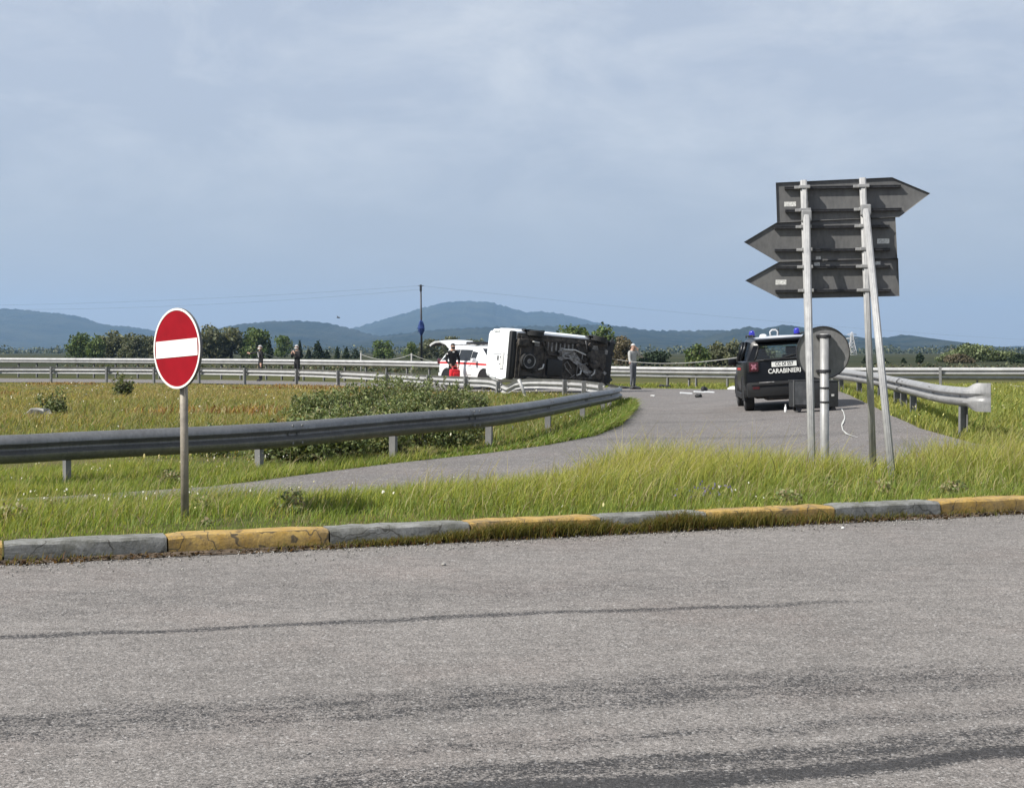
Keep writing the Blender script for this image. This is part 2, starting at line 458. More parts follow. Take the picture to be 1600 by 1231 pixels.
def ground_mat():
    m, n, b = nodes_of('meadow_ground'); g = NG(m)
    o = g.n('ShaderNodeTexCoord').outputs['Object']
    col = g.mix(g.mr(g.noise(o, .35, 6, .7), .38, .62), (0.055, 0.075, 0.018), (0.13, 0.115, 0.04))
    col = g.mix(g.mr(g.noise(o, 3.5, 6, .75), .48, .66, 0, .8), col, (0.085, 0.065, 0.035))
    sy = g.n('ShaderNodeSeparateXYZ'); g.l(o, sy.inputs[0])
    fld = g.mix(g.mr(g.noise(o, .01, 5), .4, .6), (0.026, 0.034, 0.016), (0.050, 0.050, 0.026))
    col = g.mix(g.mr(sy.outputs['Y'], 66, 95), col, fld)
    g.l(col, b.inputs['Base Color']); b.inputs['Roughness'].default_value = .95; b.inputs['Specular IOR Level'].default_value = .1
    bp = g.n('ShaderNodeBump'); bp.inputs['Strength'].default_value = .8; bp.inputs['Distance'].default_value = .06
    g.l(g.noise(o, 6, 6, .75), bp.inputs['Height']); g.l(bp.outputs[0], b.inputs['Normal'])
    return m
M['ground'] = ground_mat()

def hill_mat():
    m, n, b = nodes_of('wooded_hill'); g = NG(m)
    o = g.n('ShaderNodeTexCoord').outputs['Object']
    col = g.mix(g.mr(g.noise(o, .006, 6, .7), .4, .62), (0.008, 0.017, 0.010), (0.040, 0.046, 0.026))
    col = g.mix(g.mr(g.noise(o, .03, 5, .75), .55, .68, 0, .6), col, (0.085, 0.082, 0.052))
    g.l(col, b.inputs['Base Color']); b.inputs['Roughness'].default_value = 1.0; b.inputs['Specular IOR Level'].default_value = 0
    bp = g.n('ShaderNodeBump'); bp.inputs['Strength'].default_value = 1; bp.inputs['Distance'].default_value = 12
    g.l(g.noise(o, .03, 8, .8), bp.inputs['Height']); g.l(bp.outputs[0], b.inputs['Normal'])
    return m
M['hill'] = hill_mat()

# ------------------------------------------------------------------ layout (metres, camera above the origin, looking along +Y)
KO, KD = Vector((-3.2, 8.8)), Vector((0.9357, 0.3528))          # kerb face line
def kerb_w(x, y):                                                # distance behind the kerb face
    return -(np.asarray(x, float) - KO.x) * KD.y + (np.asarray(y, float) - KO.y) * KD.x

def zr(x, y):                                                    # slip road surface, banked to the right
    x = np.asarray(x, float); y = np.asarray(y, float)
    return -0.10 + 0.062 * np.clip(x - 4.6, 0, 4.4) * smooth(20, 27, y) * (1 - smooth(42, 51, y))

EDGE_L = [(-30, 4.0), (-14, 9.8), (-8, 12.2), (-4.4, 13.9), (-3.18, 14.9), (-2.83, 15.5), (-2.27, 16.6), (-1.48, 18.06), (-.45, 19.6), (.49, 21.4), (1.41, 23.9),
          (2.12, 27.4), (2.68, 31.9), (3.05, 35), (3.2, 38), (2.95, 41.2), (2.3, 44.4), (1.5, 46.6), (.2, 47.9), (-1.4, 49.7), (-4.2, 54.4), (-7.2, 57.7),
          (-9.8, 60.8), (-14, 63.6), (-19, 65.4), (-24.2, 66.3), (-34, 66.3)]
FAR_EDGE = [(-34, 78.5), (-15.2, 71.5), (-4.5, 63.5), (1.0, 58.6), (4.06, 55.9), (8.7, 52.9), (13.5, 50.4)]
EDGE_R = [(13.2, 48.6), (11.0, 45.8), (9.7, 42), (8.6, 35), (8.05, 31.4), (7.4, 27.4), (7.05, 24.4), (7.1, 21.5), (8.2, 18.6), (13, 17.4), (22, 17.0)]
EDGE_I = [(22, 15.0), (12, 15.6), (7.4, 16.2), (4.9, 16.5), (3.2, 15.7), (1.4, 15.3), (.33, 14.6), (-.9, 13.4), (-2.3, 13.1), (-4.4, 12.9), (-8, 11.4), (-14, 8.2), (-30, 1.9)]
RAMP = EDGE_L + FAR_EDGE + EDGE_R + EDGE_I

def inpoly(x, y, poly):
    x = np.asarray(x, float); y = np.asarray(y, float)
    c = np.zeros(x.shape, bool); n = len(poly); j = n - 1
    for i in range(n):
        xi, yi = poly[i]; xj, yj = poly[j]
        if yi != yj:
            k = ((yi > y) != (yj > y)) & (x < (xj - xi) * (y - yi) / (yj - yi) + xi)
            c ^= k
        j = i
    return c

def vnoise(x, y, seed=0, oct=4, f0=1.0):
    x = np.asarray(x, float); y = np.asarray(y, float)
    out = np.zeros(np.broadcast(x, y).shape); a = 1.0; tot = 0
    r = np.random.default_rng(seed)
    for o in range(oct):
        T = r.random((64, 64)); f = f0 * 2 ** o
        u = x * f + 17.3 * o; v = y * f + 5.7 * o
        iu = np.floor(u).astype(int); iv = np.floor(v).astype(int)
        fu = u - iu; fv = v - iv; fu = fu * fu * (3 - 2 * fu); fv = fv * fv * (3 - 2 * fv)
        g = lambda p, q: T[(iu + p) % 64, (iv + q) % 64]
        out = out + a * ((g(0, 0) * (1 - fu) + g(1, 0) * fu) * (1 - fv) + (g(0, 1) * (1 - fu) + g(1, 1) * fu) * fv)
        tot += a; a *= 0.5
    return out / tot

BANK = EDGE_L[3:]                                # grass between the slip road, the nose and the far carriageway
def gz(x, y):
    x = np.asarray(x, float); y = np.asarray(y, float)
    w = kerb_w(x, y)
    base = zr(x, y) - 0.03
    isl = smooth(0.12, 0.14, w) * (1 - smooth(1.6, 3.0, w))
    h = base * (1 - isl) + 0.085 * isl
    h = np.where(w < 0.13, -0.12, h)
    h = h + smooth(95, 250, y) * 0.30
    far = smooth(13, 26, y) * (1 - smooth(60, 90, y))
    return h

# ground sheet out to the horizon
xs = np.concatenate([-np.geomspace(5000, 40, 26), np.arange(-39, 39.1, 0.6), np.geomspace(40, 5000, 26)])
ys = np.concatenate([-np.geomspace(240, 12, 10), np.arange(-11, 6, 2.0), np.arange(6.2, 75, 0.5), np.geomspace(76, 9300, 60)])
X, Y = np.meshgrid(xs, ys)
Z = gz(X, Y)
Z = Z + np.where(inpoly(X, Y, BANK), (vnoise(X, Y, 3, 4, .45) - .5) * .16, 0)
nx, ny = len(xs), len(ys)
V = np.stack([X.ravel(), Y.ravel(), Z.ravel()], 1)
ii = (np.arange(ny - 1)[:, None] * nx + np.arange(nx - 1)[None, :]).ravel()
ground = np_mesh('ground', V, [np.stack([ii, ii + 1, ii + 1 + nx, ii + nx], 1)], M['ground'], sm=True)
tag(ground, kind='structure')

# near road
k0, k1 = KO - KD * 70, KO + KD * 70
bm = bmesh.new()
vs = [bm.verts.new((k0.x, k0.y, 0)), bm.verts.new((k1.x, k1.y, 0)), bm.verts.new((90, -60, 0)), bm.verts.new((-90, -60, 0))]
bm.faces.new(vs)
road = bm_obj('road', bm, M['road']); tag(road, kind='structure')

# slip road and far carriageway in one sheet
bm = bmesh.new()
bm.faces.new([bm.verts.new((x, y, 0)) for x, y in RAMP])
for x in np.arange(4, 13.1, 0.6):
    bmesh.ops.bisect_plane(bm, geom=bm.verts[:] + bm.edges[:] + bm.faces[:], plane_co=(x, 0, 0), plane_no=(1, 0, 0))
for y in np.arange(18, 54, 1.5):
    bmesh.ops.bisect_plane(bm, geom=bm.verts[:] + bm.edges[:] + bm.faces[:], plane_co=(0, y, 0), plane_no=(0, 1, 0))
bmesh.ops.triangulate(bm, faces=bm.faces[:])
for v in bm.verts: v.co.z = float(zr(v.co.x, v.co.y))
slip = bm_obj('slip_road', bm, M['ramp']); tag(slip, kind='structure')
for p in slip.data.polygons:
    if p.normal.z < 0: slip.data.flip_normals(); break

def strip(name, pts, w, z_off, m, jitter=0.0, kind='structure'):
    """thin painted band along a polyline on the slip road"""
    P2 = []
    for a, b in zip(pts[:-1], pts[1:]):
        n = max(2, int(math.dist(a, b) / .5))
        for i in range(n): P2.append((a[0] + (b[0] - a[0]) * i / n, a[1] + (b[1] - a[1]) * i / n))
    P2.append(pts[-1])
    Vv = []
    for i, (x, y) in enumerate(P2):
        q = P2[min(i + 1, len(P2) - 1)]; p = P2[max(i - 1, 0)]
        t = Vector((q[0] - p[0], q[1] - p[1])).normalized(); nn = Vector((-t.y, t.x))
        ww = w * (1 + jitter * (random.random() - .5))
        for s in (-1, 1):
            xx, yy = x + nn.x * ww / 2 * s, y + nn.y * ww / 2 * s
            Vv.append((xx, yy, float(zr(xx, yy)) + z_off))
    idx = np.arange(len(P2) - 1) * 2
    o = np_mesh(name, Vv, [np.stack([idx, idx + 2, idx + 3, idx + 1], 1)], m)
    return tag(o, kind=kind)
strip('edge_line', [(p[0] * 1.0, p[1] - .35) for p in FAR_EDGE[1:]], 0.16, 0.012, M['edge_line'], .5)

# litter of soil and dead leaves along the kerb foot (uneven strip) and the kerb itself
ts = np.arange(-6, 16, 0.06)
wv = 0.02 + 0.14 * vnoise(ts, ts * 0, 8, 4, 1.7) + 0.03 * RNG.random(len(ts))
ax = KO.x + KD.x * ts; ay = KO.y + KD.y * ts
Vv = np.concatenate([np.stack([ax - .02 * -KD.y, ay + .02 * KD.x * -1, np.full_like(ts, .022)], 1),
                     np.stack([ax + KD.y * wv, ay - KD.x * wv, np.full_like(ts, .004)], 1)])
n = len(ts); idx = np.arange(n - 1)
tag(np_mesh('leaf_litter', Vv, [np.stack([idx, idx + n, idx + n + 1, idx + 1], 1)], M['soil']), kind='stuff')

kerb = bpy.data.objects.new('kerb', None); C.objects.link(kerb); kerb.location = (KO.x, KO.y, 0)
kerb.rotation_euler = (0, 0, math.atan2(KD.y, KD.x)); tag(kerb, kind='structure')
def kt(px):
    a = (px - 800) / F
    return (a * KO.y - KO.x) / (KD.x - a * KD.y)
kb = [kt(p) for p in (5, 262, 515, 735, 939, 1105, 1305, 1470)]
kb = [kb[0] - 3.2, kb[0] - 2.1, kb[0] - 1.05] + kb + [kb[-1] + 1.0, kb[-1] + 2.05, kb[-1] + 3.1, kb[-1] + 4.2]
for i, (a, b) in enumerate(zip(kb[:-1], kb[1:])):
    L = b - a - 0.012
    bm = bmesh.new()
    segs = 10
    prof = [(0, -.10), (-.002, .055), (0.004, .106), (.016, .120), (.05, .124), (.205, .122), (.222, .10), (.222, -.10)]
    rows = []
    for s in range(segs + 1):
        x = a + .006 + L * s / segs
        j = lambda: (random.random() - .5) * .010
        end = 0.006 if s in (0, segs) else 0
        rows.append([bm.verts.new((x, p + (j() if 0 < q < 7 else 0), h - (end if h > 0 else 0) + (j() * .7 if h > .05 else 0))) for q, (p, h) in enumerate(prof)])
    for s in range(segs):
        for q in range(len(prof) - 1):
            bm.faces.new((rows[s][q], rows[s][q + 1], rows[s + 1][q + 1], rows[s + 1][q]))
    bm.faces.new(rows[0]); bm.faces.new(rows[-1][::-1])
    yel = (i % 2 == 0)
    o = bm_obj('kerb_stone', bm, M['yellow_kerb'] if yel else M['grey_kerb'], kerb, 28)
    o['label'] = 'kerb stone in worn yellow paint' if yel else 'kerb stone in bare grey concrete'

# ------------------------------------------------------------------ hills and haze
def ridge(name, pts, d, depth, seed, pw=1.5, rough=1.0):
    pts = sorted(pts); px = np.arange(pts[0][0], pts[-1][0] + 1, 3.0)
    yy = np.interp(px, [p[0] for p in pts], [p[1] for p in pts])
    k = np.hanning(7); k /= k.sum(); ysm = np.convolve(np.pad(yy, 3, mode='edge'), k, 'valid')
    ysm = ysm + (vnoise(px, px * 0, seed, 3, .22) - .5) * 3.4 * rough + (RNG.random(len(px)) - .5) * 1.3 * rough
    xc = (px - 800) / F * d
    zc = np.maximum(CAMZ + (HOR - ysm) / F * d, 0.2)
    vfr = np.linspace(0, 1, 22)
    rows = []
    for v in vfr:
        yv = d - depth * (1 - v)
        g = v ** pw
        und = (vnoise(xc / d * 40, np.full_like(xc, v * 3.0), seed + 1, 4, .8) - .5) * .85 * math.sin(math.pi * min(1, v * 1.02)) ** .8
        zz = zc * np.clip(g + und * (1 - v) * 1.0 * g ** .35, 0, 1) - 2.0 * (1 - v)
        rows.append(np.stack([xc, np.full_like(xc, yv), np.maximum(zz, -1.0 + 0 * zz)], 1))
    for v, f in ((.35, .75), (1.0, -.001)):
        rows.append(np.stack([xc, np.full_like(xc, d + depth * .35 * v), np.maximum(zc * f, -1.0)], 1))
    Vv = np.concatenate(rows); n = len(xc); r = len(rows)
    ii = (np.arange(r - 1)[:, None] * n + np.arange(n - 1)[None, :]).ravel()
    o = np_mesh(name, Vv, [np.stack([ii, ii + 1, ii + 1 + n, ii + n], 1)], M['hill'], sm=True)
    return tag(o, kind='structure')

ridge('mountain', [(430, 546), (500, 529), (550, 513), (600, 499), (650, 484), (690, 473), (712, 470), (765, 472), (800, 482), (825, 488), (848, 486), (880, 491), (930, 503), (1000, 520), (1100, 541), (1180, 549)], 7600, 2300, 21, 1.3)
ridge('hill', [(-420, 500), (-200, 486), (-60, 480), (0, 482), (40, 484), (70, 488), (110, 492), (135, 497), (152, 505), (170, 508), (210, 511), (230, 515), (270, 522), (330, 540), (380, 549)], 6200, 2000, 31, 1.4)
ridge('hill', [(150, 549), (250, 534), (320, 519), (370, 507), (420, 502), (470, 501), (515, 505), (555, 515), (600, 528), (640, 538), (690, 548)], 4700, 1500, 41, 1.4)
ridge('hill', [(480, 549), (540, 536), (600, 524), (680, 515), (750, 511), (850, 509), (930, 507), (965, 509), (1005, 515), (1060, 517), (1115, 516), (1165, 517), (1240, 522), (1300, 530), (1380, 541), (1450, 549)], 4300, 1500, 51, 1.4, 1.2)
ridge('hill', [(1030, 549), (1090, 532), (1130, 518), (1150, 514), (1175, 510), (1195, 514), (1220, 508), (1245, 510), (1275, 519), (1330, 526), (1370, 530), (1400, 526), (1415, 522), (1432, 527), (1460, 536), (1500, 545), (1560, 549)], 3500, 1100, 61, 1.4, 1.3)
ridge('hill', [(1180, 549.5), (1350, 546), (1480, 541), (1560, 543), (1640, 538), (1760, 530), (1900, 526), (2100, 532)], 5200, 1500, 71, 1.4)

hz = bpy.data.materials.new('thin_haze'); hz.use_nodes = True
hz.node_tree.nodes.clear()
pv = hz.node_tree.nodes.new('ShaderNodeVolumePrincipled')
pv.inputs['Color'].default_value = (0.42, 0.64, 0.96, 1)
pv.inputs['Density'].default_value = 1.02e-4
pv.inputs['Anisotropy'].default_value = 0.2
ho = hz.node_tree.nodes.new('ShaderNodeOutputMaterial')
hz.node_tree.links.new(pv.outputs[0], ho.inputs['Volume'])
bm = bmesh.new(); box(bm, (0, 4500, 163.5), (10600, 9900, 333))
tag(bm_obj('haze', bm, hz), kind='stuff')

# ------------------------------------------------------------------ guard rails
W_PROF = [(.004, 0), (.028, -.010), (.084, -.062), (.086, -.098), (.008, -.132), (.0, -.155), (.008, -.178), (.086, -.212), (.084, -.248), (.028, -.300), (.004, -.31)]
def catmull(pts, step=.35):
    pts = [Vector(p) for p in pts]
    q = [pts[0] * 2 - pts[1]] + pts + [pts[-1] * 2 - pts[-2]]
    out = []
    for i in range(1, len(q) - 2):
        p0, p1, p2, p3 = q[i - 1:i + 3]
        n = max(2, int((p2 - p1).length / step))
        for k in range(n):
            t = k / n
            out.append(0.5 * ((2 * p1) + (p2 - p0) * t + (2 * p0 - 5 * p1 + 4 * p2 - p3) * t * t + (3 * p1 - p0 - 3 * p2 + p3) * t ** 3))
    out.append(pts[-1])
    return out
def cchan():
    bm = bmesh.new()
    w, d, t = .06, .10, .008
    poly = [(-w / 2, -d / 2), (w / 2, -d / 2), (w / 2, -d / 2 + t), (-w / 2 + t, -d / 2 + t), (-w / 2 + t, d / 2 - t), (w / 2, d / 2 - t), (w / 2, d / 2), (-w / 2, d / 2)]
    a = [bm.verts.new((x, y, 0)) for x, y in poly]; b = [bm.verts.new((x, y, 1)) for x, y in poly]
    bm.faces.new(a[::-1]); bm.faces.new(b)
    for i in range(8): bm.faces.new((a[i], a[(i + 1) % 8], b[(i + 1) % 8], b[i]))
    bmesh.ops.recalc_face_normals(bm, faces=bm.faces[:])
    me = bpy.data.meshes.new('rail_post'); bm.to_mesh(me); bm.free(); me.materials.append(M['post_steel'])
    return me
POST = cchan()
_b = bmesh.new(); lathe(_b, [(.018, 0), (.017, .008), (.008, .012)], None, 8); BOLT = bpy.data.meshes.new('bolt'); _b.to_mesh(BOLT); _b.free(); BOLT.materials.append(M['post_steel'])
def sweep(bm, path, prof, side, off=0.0, thick=.004):
    rings = []
    for i, p in enumerate(path):
        t = (path[min(i + 1, len(path) - 1)] - path[max(i - 1, 0)]); t.z = 0; t.normalize()
        nn = Vector((t.y, -t.x, 0)) * side
        ring = [p + nn * (o + off) + Vector((0, 0, z)) for o, z in prof] + [p + nn * (o + off - thick) + Vector((0, 0, z)) for o, z in prof[::-1]]
        rings.append([bm.verts.new(v) for v in ring])
    m = len(rings[0])
    for i in range(len(rings) - 1):
        for k in range(m):
            bm.faces.new((rings[i][k], rings[i][(k + 1) % m], rings[i + 1][(k + 1) % m], rings[i + 1][k]))
    bm.faces.new(rings[0]); bm.faces.new(rings[-1][::-1])
def guardrail(name, label, pts, side, posts, m, post_off, group='steel guard rails along the carriageways', post_top=-.02, beam_len=4.0, lower=None, post_scale=1.0, phase=0.0, prof=W_PROF, bolts=False):
    path = catmull(pts)
    root = empty(name, (0, 0, 0), label, 'guard rail', group)
    mid = path[len(path) // 2]
    base = Vector((mid.x, mid.y, float(gz(mid.x, mid.y))))
    root.location = base
    path = [p - base for p in path]
    acc = [0]
    for a, b in zip(path[:-1], path[1:]): acc.append(acc[-1] + (b - a).length)
    s = phase
    i0 = 0; cnt = 0
    while i0 < len(path) - 1:
        i1 = i0
        lim = acc[i0] + beam_len if i0 > 0 or phase == 0 else phase
        while i1 < len(path) - 1 and acc[i1] < lim: i1 += 1
        seg = path[i0:min(i1 + 2, len(path))] if i1 < len(path) - 1 else path[i0:]
        bm = bmesh.new(); sweep(bm, seg, prof, side, .006 if cnt % 2 else 0)
        bm_obj('beam', bm, m, root, 50)
        if lower:
            bm = bmesh.new(); sweep(bm, seg, [(0.02, lower), (.05, lower - .02), (.05, lower - .10), (.02, lower - .12)], side, 0)
            bm_obj('lower_beam', bm, m, root, 50)
        if bolts and i0 > 0:
            p = seg[0]; tt = seg[1] - seg[0]; tt.z = 0; tt.normalize(); nn = Vector((tt.y, -tt.x, 0)) * side
            for dx in (.05, .22):
                for zz, oo in ((-.05, .075), (-.155, .006), (-.26, .075)):
                    b_ = bpy.data.objects.new('bolt', BOLT); C.objects.link(b_); b_.parent = root
                    b_.location = p + tt * dx + nn * (oo + .008) + Vector((0, 0, zz)); b_.rotation_euler = nn.to_track_quat('Z', 'Y').to_euler()
        cnt += 1; i0 = i1
    def place(i, lean=0.0):
        p = path[i]; t = path[min(i + 1, len(path) - 1)] - path[max(i - 1, 0)]
        ang = math.atan2(t.y, t.x)
        nn = Vector((t.y, -t.x, 0)).normalized() * side
        q = p + nn * post_off
        wz = float(gz(q.x + base.x, q.y + base.y)) - base.z - .08
        top = p.z + post_top
        o = bpy.data.objects.new('post', POST); C.objects.link(o); o.parent = root
        o.location = (q.x, q.y, wz); o.scale = (post_scale, post_scale, top - wz)
        o.rotation_euler = (random.uniform(-.02, .02), random.uniform(-.02, .02), ang)
    if isinstance(posts, (int, float)):
        nxt = posts * .5
        for i, a in enumerate(acc):
            if a >= nxt: place(i); nxt += posts
    else:
        pxs = [800 + F * (p.x + base.x) / (p.y + base.y) for p in path]
        for q in posts:
            place(min(range(len(path)), key=lambda i: abs(pxs[i] - q)))
    return root, path, base

NEAR = [(-16, 10.4, .44), (-8, 13.9, .43), (-5.7, 14.9, .43), (-4.88, 15.5, .44), (-3.0, 16.9, .465), (-1.59, 19.3, .48), (-.31, 21.6, .49), (.69, 25.3, .485),
        (1.5, 29, .48), (2.24, 32.8, .45), (2.66, 35.6, .42), (2.83, 37.3, .41), (2.80, 38.8, .42), (2.66, 40.1, .43)]
guardrail('guard_rail', 'long curved steel guard rail in shadow behind the no-entry sign, ending at the gore', NEAR, 1, [-330, -130, 107, 410, 622, 768, 860, 913, 944, 956], M['galv_shaded'], -.05, phase=2.3, bolts=True)
MID = [(2.60, 40.4, .43), (2.35, 41.9, .44), (2.0, 43.8, .445), (1.25, 45.6, .445), (.55, 46.3, .44), (.08, 46.6, .38), (-.20, 46.85, .22), (-.42, 47.15, .32), (-.75, 47.7, .44), (-1.55, 48.9, .46),
       (-3.0, 51.2, .48), (-4.4, 53.6, .52), (-7, 57.2, .57), (-9.7, 60.4, .60), (-14, 63.2, .62), (-19, 65.0, .63), (-24.2, 66.0, .63), (-34, 66.0, .63)]
guardrail('guard_rail', 'guard rail seen from behind with a crushed dip under the overturned van', MID, 1,
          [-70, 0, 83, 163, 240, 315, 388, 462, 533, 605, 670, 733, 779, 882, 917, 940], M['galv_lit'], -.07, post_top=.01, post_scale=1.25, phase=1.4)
FARR = [(-40, 86, .98), (-29.6, 81.5, .98), (-15.25, 74.6, .96), (-9, 70.3, .93), (-4.5, 66.7, .89), (0, 63, .80), (4.2, 59.6, .72), (7.95, 56.4, .71), (12.2, 53.7, .73)]
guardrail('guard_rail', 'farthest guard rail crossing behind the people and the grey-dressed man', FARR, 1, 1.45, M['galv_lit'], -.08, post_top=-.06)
FARR2 = [(3.6, 60.2, .72), (7.95, 56.5, .71), (12.2, 53.8, .72), (15.9, 52.4, .745), (18.6, 51.2, .76), (24, 48.4, .8), (30, 45, .85)]
FARR2 = [(x, y, z - .33) for x, y, z in FARR2]
guardrail('guard_rail', 'low second rail under the farthest guard rail on its right-hand stretch', FARR2, 1, 2.9, M['galv_lit'], -.08, post_top=.0,
          prof=[(.0, 0), (.03, -.015), (.07, -.04), (.07, -.075), (.02, -.12), (.0, -.135)])
FARR3 = [(12.1, 53.6, .73), (15.9, 52.2, .745), (18.6, 51.0, .76), (24, 48.2, .8), (30, 44.8, .85)]
guardrail('guard_rail', 'straight far guard rail with one tall pale post beyond the flared rail end', FARR3, 1, [1467, 1780], M['galv_lit'], .11, post_top=.03, post_scale=1.6)
RIGHT = [(10.2, 46.5, .84), (9.8, 44, .84), (9.3, 38.6, .83), (8.8, 33.8, .80), (8.42, 31, .775), (8.25, 29.9, .77)]
guardrail('guard_rail', 'right-hand guard rail passing behind the round sign, first stretch', RIGHT, 1, [1285, 1312, 1340, 1374], M['galv'], -.05, post_scale=1.3)
RIGHT2 = [(8.40, 30.9, .775), (8.27, 29.9, .77), (7.95, 27.9, .765), (7.62, 25.9, .76), (7.38, 24.3, .755), (7.32, 23.4, .752), (7.37, 22.75, .75)]
rr, rpath, rbase = guardrail('guard_rail', 'end stretch of guard rail with a flared fishtail plate on the right verge', RIGHT2, 1, [1396, 1409, 1424, 1505], M['galv'], -.05, post_scale=1.3, bolts=True, phase=1.5)
# flared end plate
e = rpath[-1]; t = (rpath[-1] - rpath[-2]); t.z = 0; t.normalize(); nn = Vector((t.y, -t.x, 0))
outd = Vector((.62, -.78, 0)).normalized()
bm = bmesh.new(); rings = []
for k in range(7):
    f = k / 6
    dirv = (t * (1 - f) + outd * f).normalized()
    p = e + dirv * (.42 * f)
    n2 = Vector((dirv.y, -dirv.x, 0))
    sq = 1 - f
    ring = []
    grow = float(smooth(.0, .55, f))
    for q, (o, z) in enumerate(W_PROF):
        zz = z + (.075 if q in (0,) else .045 if q == 1 else -.075 if q == 10 else -.045 if q == 9 else 0) * grow
        ring.append(p + n2 * (o * sq + .012) + Vector((0, 0, zz)))
    ring += [v - n2 * .006 for v in ring[::-1]]
    rings.append([bm.verts.new(v) for v in ring])
m = len(rings[0])
for i in range(6):
    for k in range(m): bm.faces.new((rings[i][k], rings[i][(k + 1) % m], rings[i + 1][(k + 1) % m], rings[i + 1][k]))
bm.faces.new(rings[0]); bm.faces.new(rings[-1][::-1])
bm_obj('end_plate', bm, M['galv'], rr, 22)
# torn rail post leaning out of the ground below the crushed dip
o = empty('rail_post', P(822, 621, 45.0), 'torn guard rail post leaning out of the grass below the van', 'post')
bm = bmesh.new()
tube(bm, [(0, 0, -.05), (-.10, 0.02, .25), (-.24, .05, .58)], .055, 6)
bm_obj('bent_channel', bm, M['galv_lit'], o)
bm = bmesh.new(); box(bm, (.02, -.02, .0), (.16, .14, .12), (0.2, .4, .3), .02)
bm_obj('concrete_footing', bm, M['stone'], o)

# ------------------------------------------------------------------ signs
def gnd(x, y): return float(gz(x, y))
# no-entry sign
nx_, ny_ = -2.44, 10.48
t = empty('no_entry_sign', (nx_, ny_, gnd(nx_, ny_)), 'round red no-entry sign with white bar on a grey pole in the grass', 'road sign')
g0 = gnd(nx_, ny_)
bm = bmesh.new(); tube(bm, [(0.008, 0, -.2), (-.006, 0, 1.32 + .05 - g0)], .030, 16)
bm_obj('pole', bm, M['pole'], t)
zc = CAMZ - (544.5 - 550) / 210 - g0
ROT = Matrix.Translation((-.044, -.055, zc)) @ Matrix.Rotation(R(-42.5), 4, 'Z') @ Matrix.Rotation(R(-3.2), 4, 'Y') @ Matrix.Rotation(R(90), 4, 'X')
bm = bmesh.new()
lathe(bm, [(.299, -.001), (.2985, .002), (.283, .002), (.2825, -.003)], ROT, 56, cap=False)
bm_obj('rim', bm, M['white_print'], t, 30)
bm = bmesh.new()
lathe(bm, [(.290, -.020), (.3005, -.020), (.3005, -.001), (.2985, .0)], ROT, 56, cap=False)
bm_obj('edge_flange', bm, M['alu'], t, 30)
bm = bmesh.new(); lathe(bm, [(.2825, -.008), (.2825, -.001)], ROT, 56)
d = bm_obj('red_disc', bm, M['red_print'], t)
bm = bmesh.new(); box(bm, (0, 0, .0005), (.530, .126, .004), bev=0.0); bmesh.ops.transform(bm, matrix=ROT, verts=bm.verts[:])
bm_obj('white_bar', bm, M['white_print'], t)
bm = bmesh.new(); lathe(bm, [(.278, -.026), (.278, -.012)], ROT, 40); bm_obj('back_plate', bm, M['alu'], t)
for dz in (-.12, .12):
    bm = bmesh.new(); box(bm, (0, dz, -.038), (.16, .03, .03), bev=.004)
    bmesh.ops.transform(bm, matrix=ROT, verts=bm.verts[:]); bm_obj('clamp', bm, M['galv'], t)

# direction sign: three arrow boards seen from behind
SB = 155.0
bx, by = (1302 - 800) / SB, F / SB
gb = gnd(bx, by)
YAW = R(-9)
t = empty('direction_sign', (bx, by, gb), 'tall direction sign of three grey arrow boards seen from behind on braced posts', 'road sign', rz=YAW)
CY = math.cos(YAW)
def L(px, y, ly=0.0): return Vector(((px - 1302) / SB / CY, ly, CAMZ - (y - 550) / SB - gb))
def board(pts, label):
    bm = bmesh.new()
    poly = [(L(px, y).x, L(px, y).z) for px, y in pts]
    prism(bm, poly, .026, Matrix.Translation((0, .052, 0)))
    bm.normal_update()
    bmesh.ops.recalc_face_normals(bm, faces=bm.faces[:])
    f = min(bm.faces, key=lambda q: (q.calc_center_median().y, -q.calc_area()))
    r = bmesh.ops.inset_region(bm, faces=[f], thickness=.009)
    bmesh.ops.translate(bm, verts=f.verts[:], vec=(0, .021, 0))
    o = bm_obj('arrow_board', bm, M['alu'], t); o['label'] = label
    return o
b1 = board([(1215, 283), (1217, 346), (1402, 340), (1448, 304), (1391, 278)], 'grey arrow board pointing to the right')
b2 = board([(1166, 376), (1218, 408), (1399, 405.5), (1396, 340), (1216, 346)], 'middle grey arrow board pointing to the left')
b3 = board([(1168, 437), (1222, 466), (1402, 463), (1400, 404), (1220, 408)], 'lowest grey arrow board pointing to the left')
def post(px0, y0, px1, y1, r, name='post', ly0=0.0, ly1=0.0, m='galv_lit'):
    bm = bmesh.new(); a = L(px0, y0, ly0); b = L(px1, y1, ly1)
    a2 = a + (a - b).normalized() * 0
    b2_ = b + (b - a).normalized() * .35
    # fluted tube: round pipe with a welded seam rib
    tube(bm, [a, b2_], r, 14)
    for s in (-1, 1):
        tube(bm, [a + Vector((s * r * .42, -r * .86, 0)), b2_ + Vector((s * r * .42, -r * .86, 0))], r * .16, 6)
    return bm_obj(name, bm, M[m], t)
post(1257, 281, 1269, 700, .034)
post(1346, 279, 1361, 700, .034)
def brace(pxt, yt, lx_base, dist):
    bm = bmesh.new()
    a = L(pxt, yt, -.07); b = Vector((lx_base, -dist, -.25))
    tube(bm, [a, b], .036, 14)
    dirv = (b - a).normalized()
    for s in (-1, 1):
        tube(bm, [a + Vector((s * .016, -.031, 0)), b + Vector((s * .016, -.031, 0))], .006, 6)
    o = bm_obj('brace', bm, M['galv_lit'], t)
    bm = bmesh.new(); box(bm, a + Vector((0, .03, .0)), (.10, .11, .11), bev=.012); c = bm_obj('clamp', bm, M['galv'], o)
brace(1261, 338, (2.815 - bx) / CY + .17, 1.15)
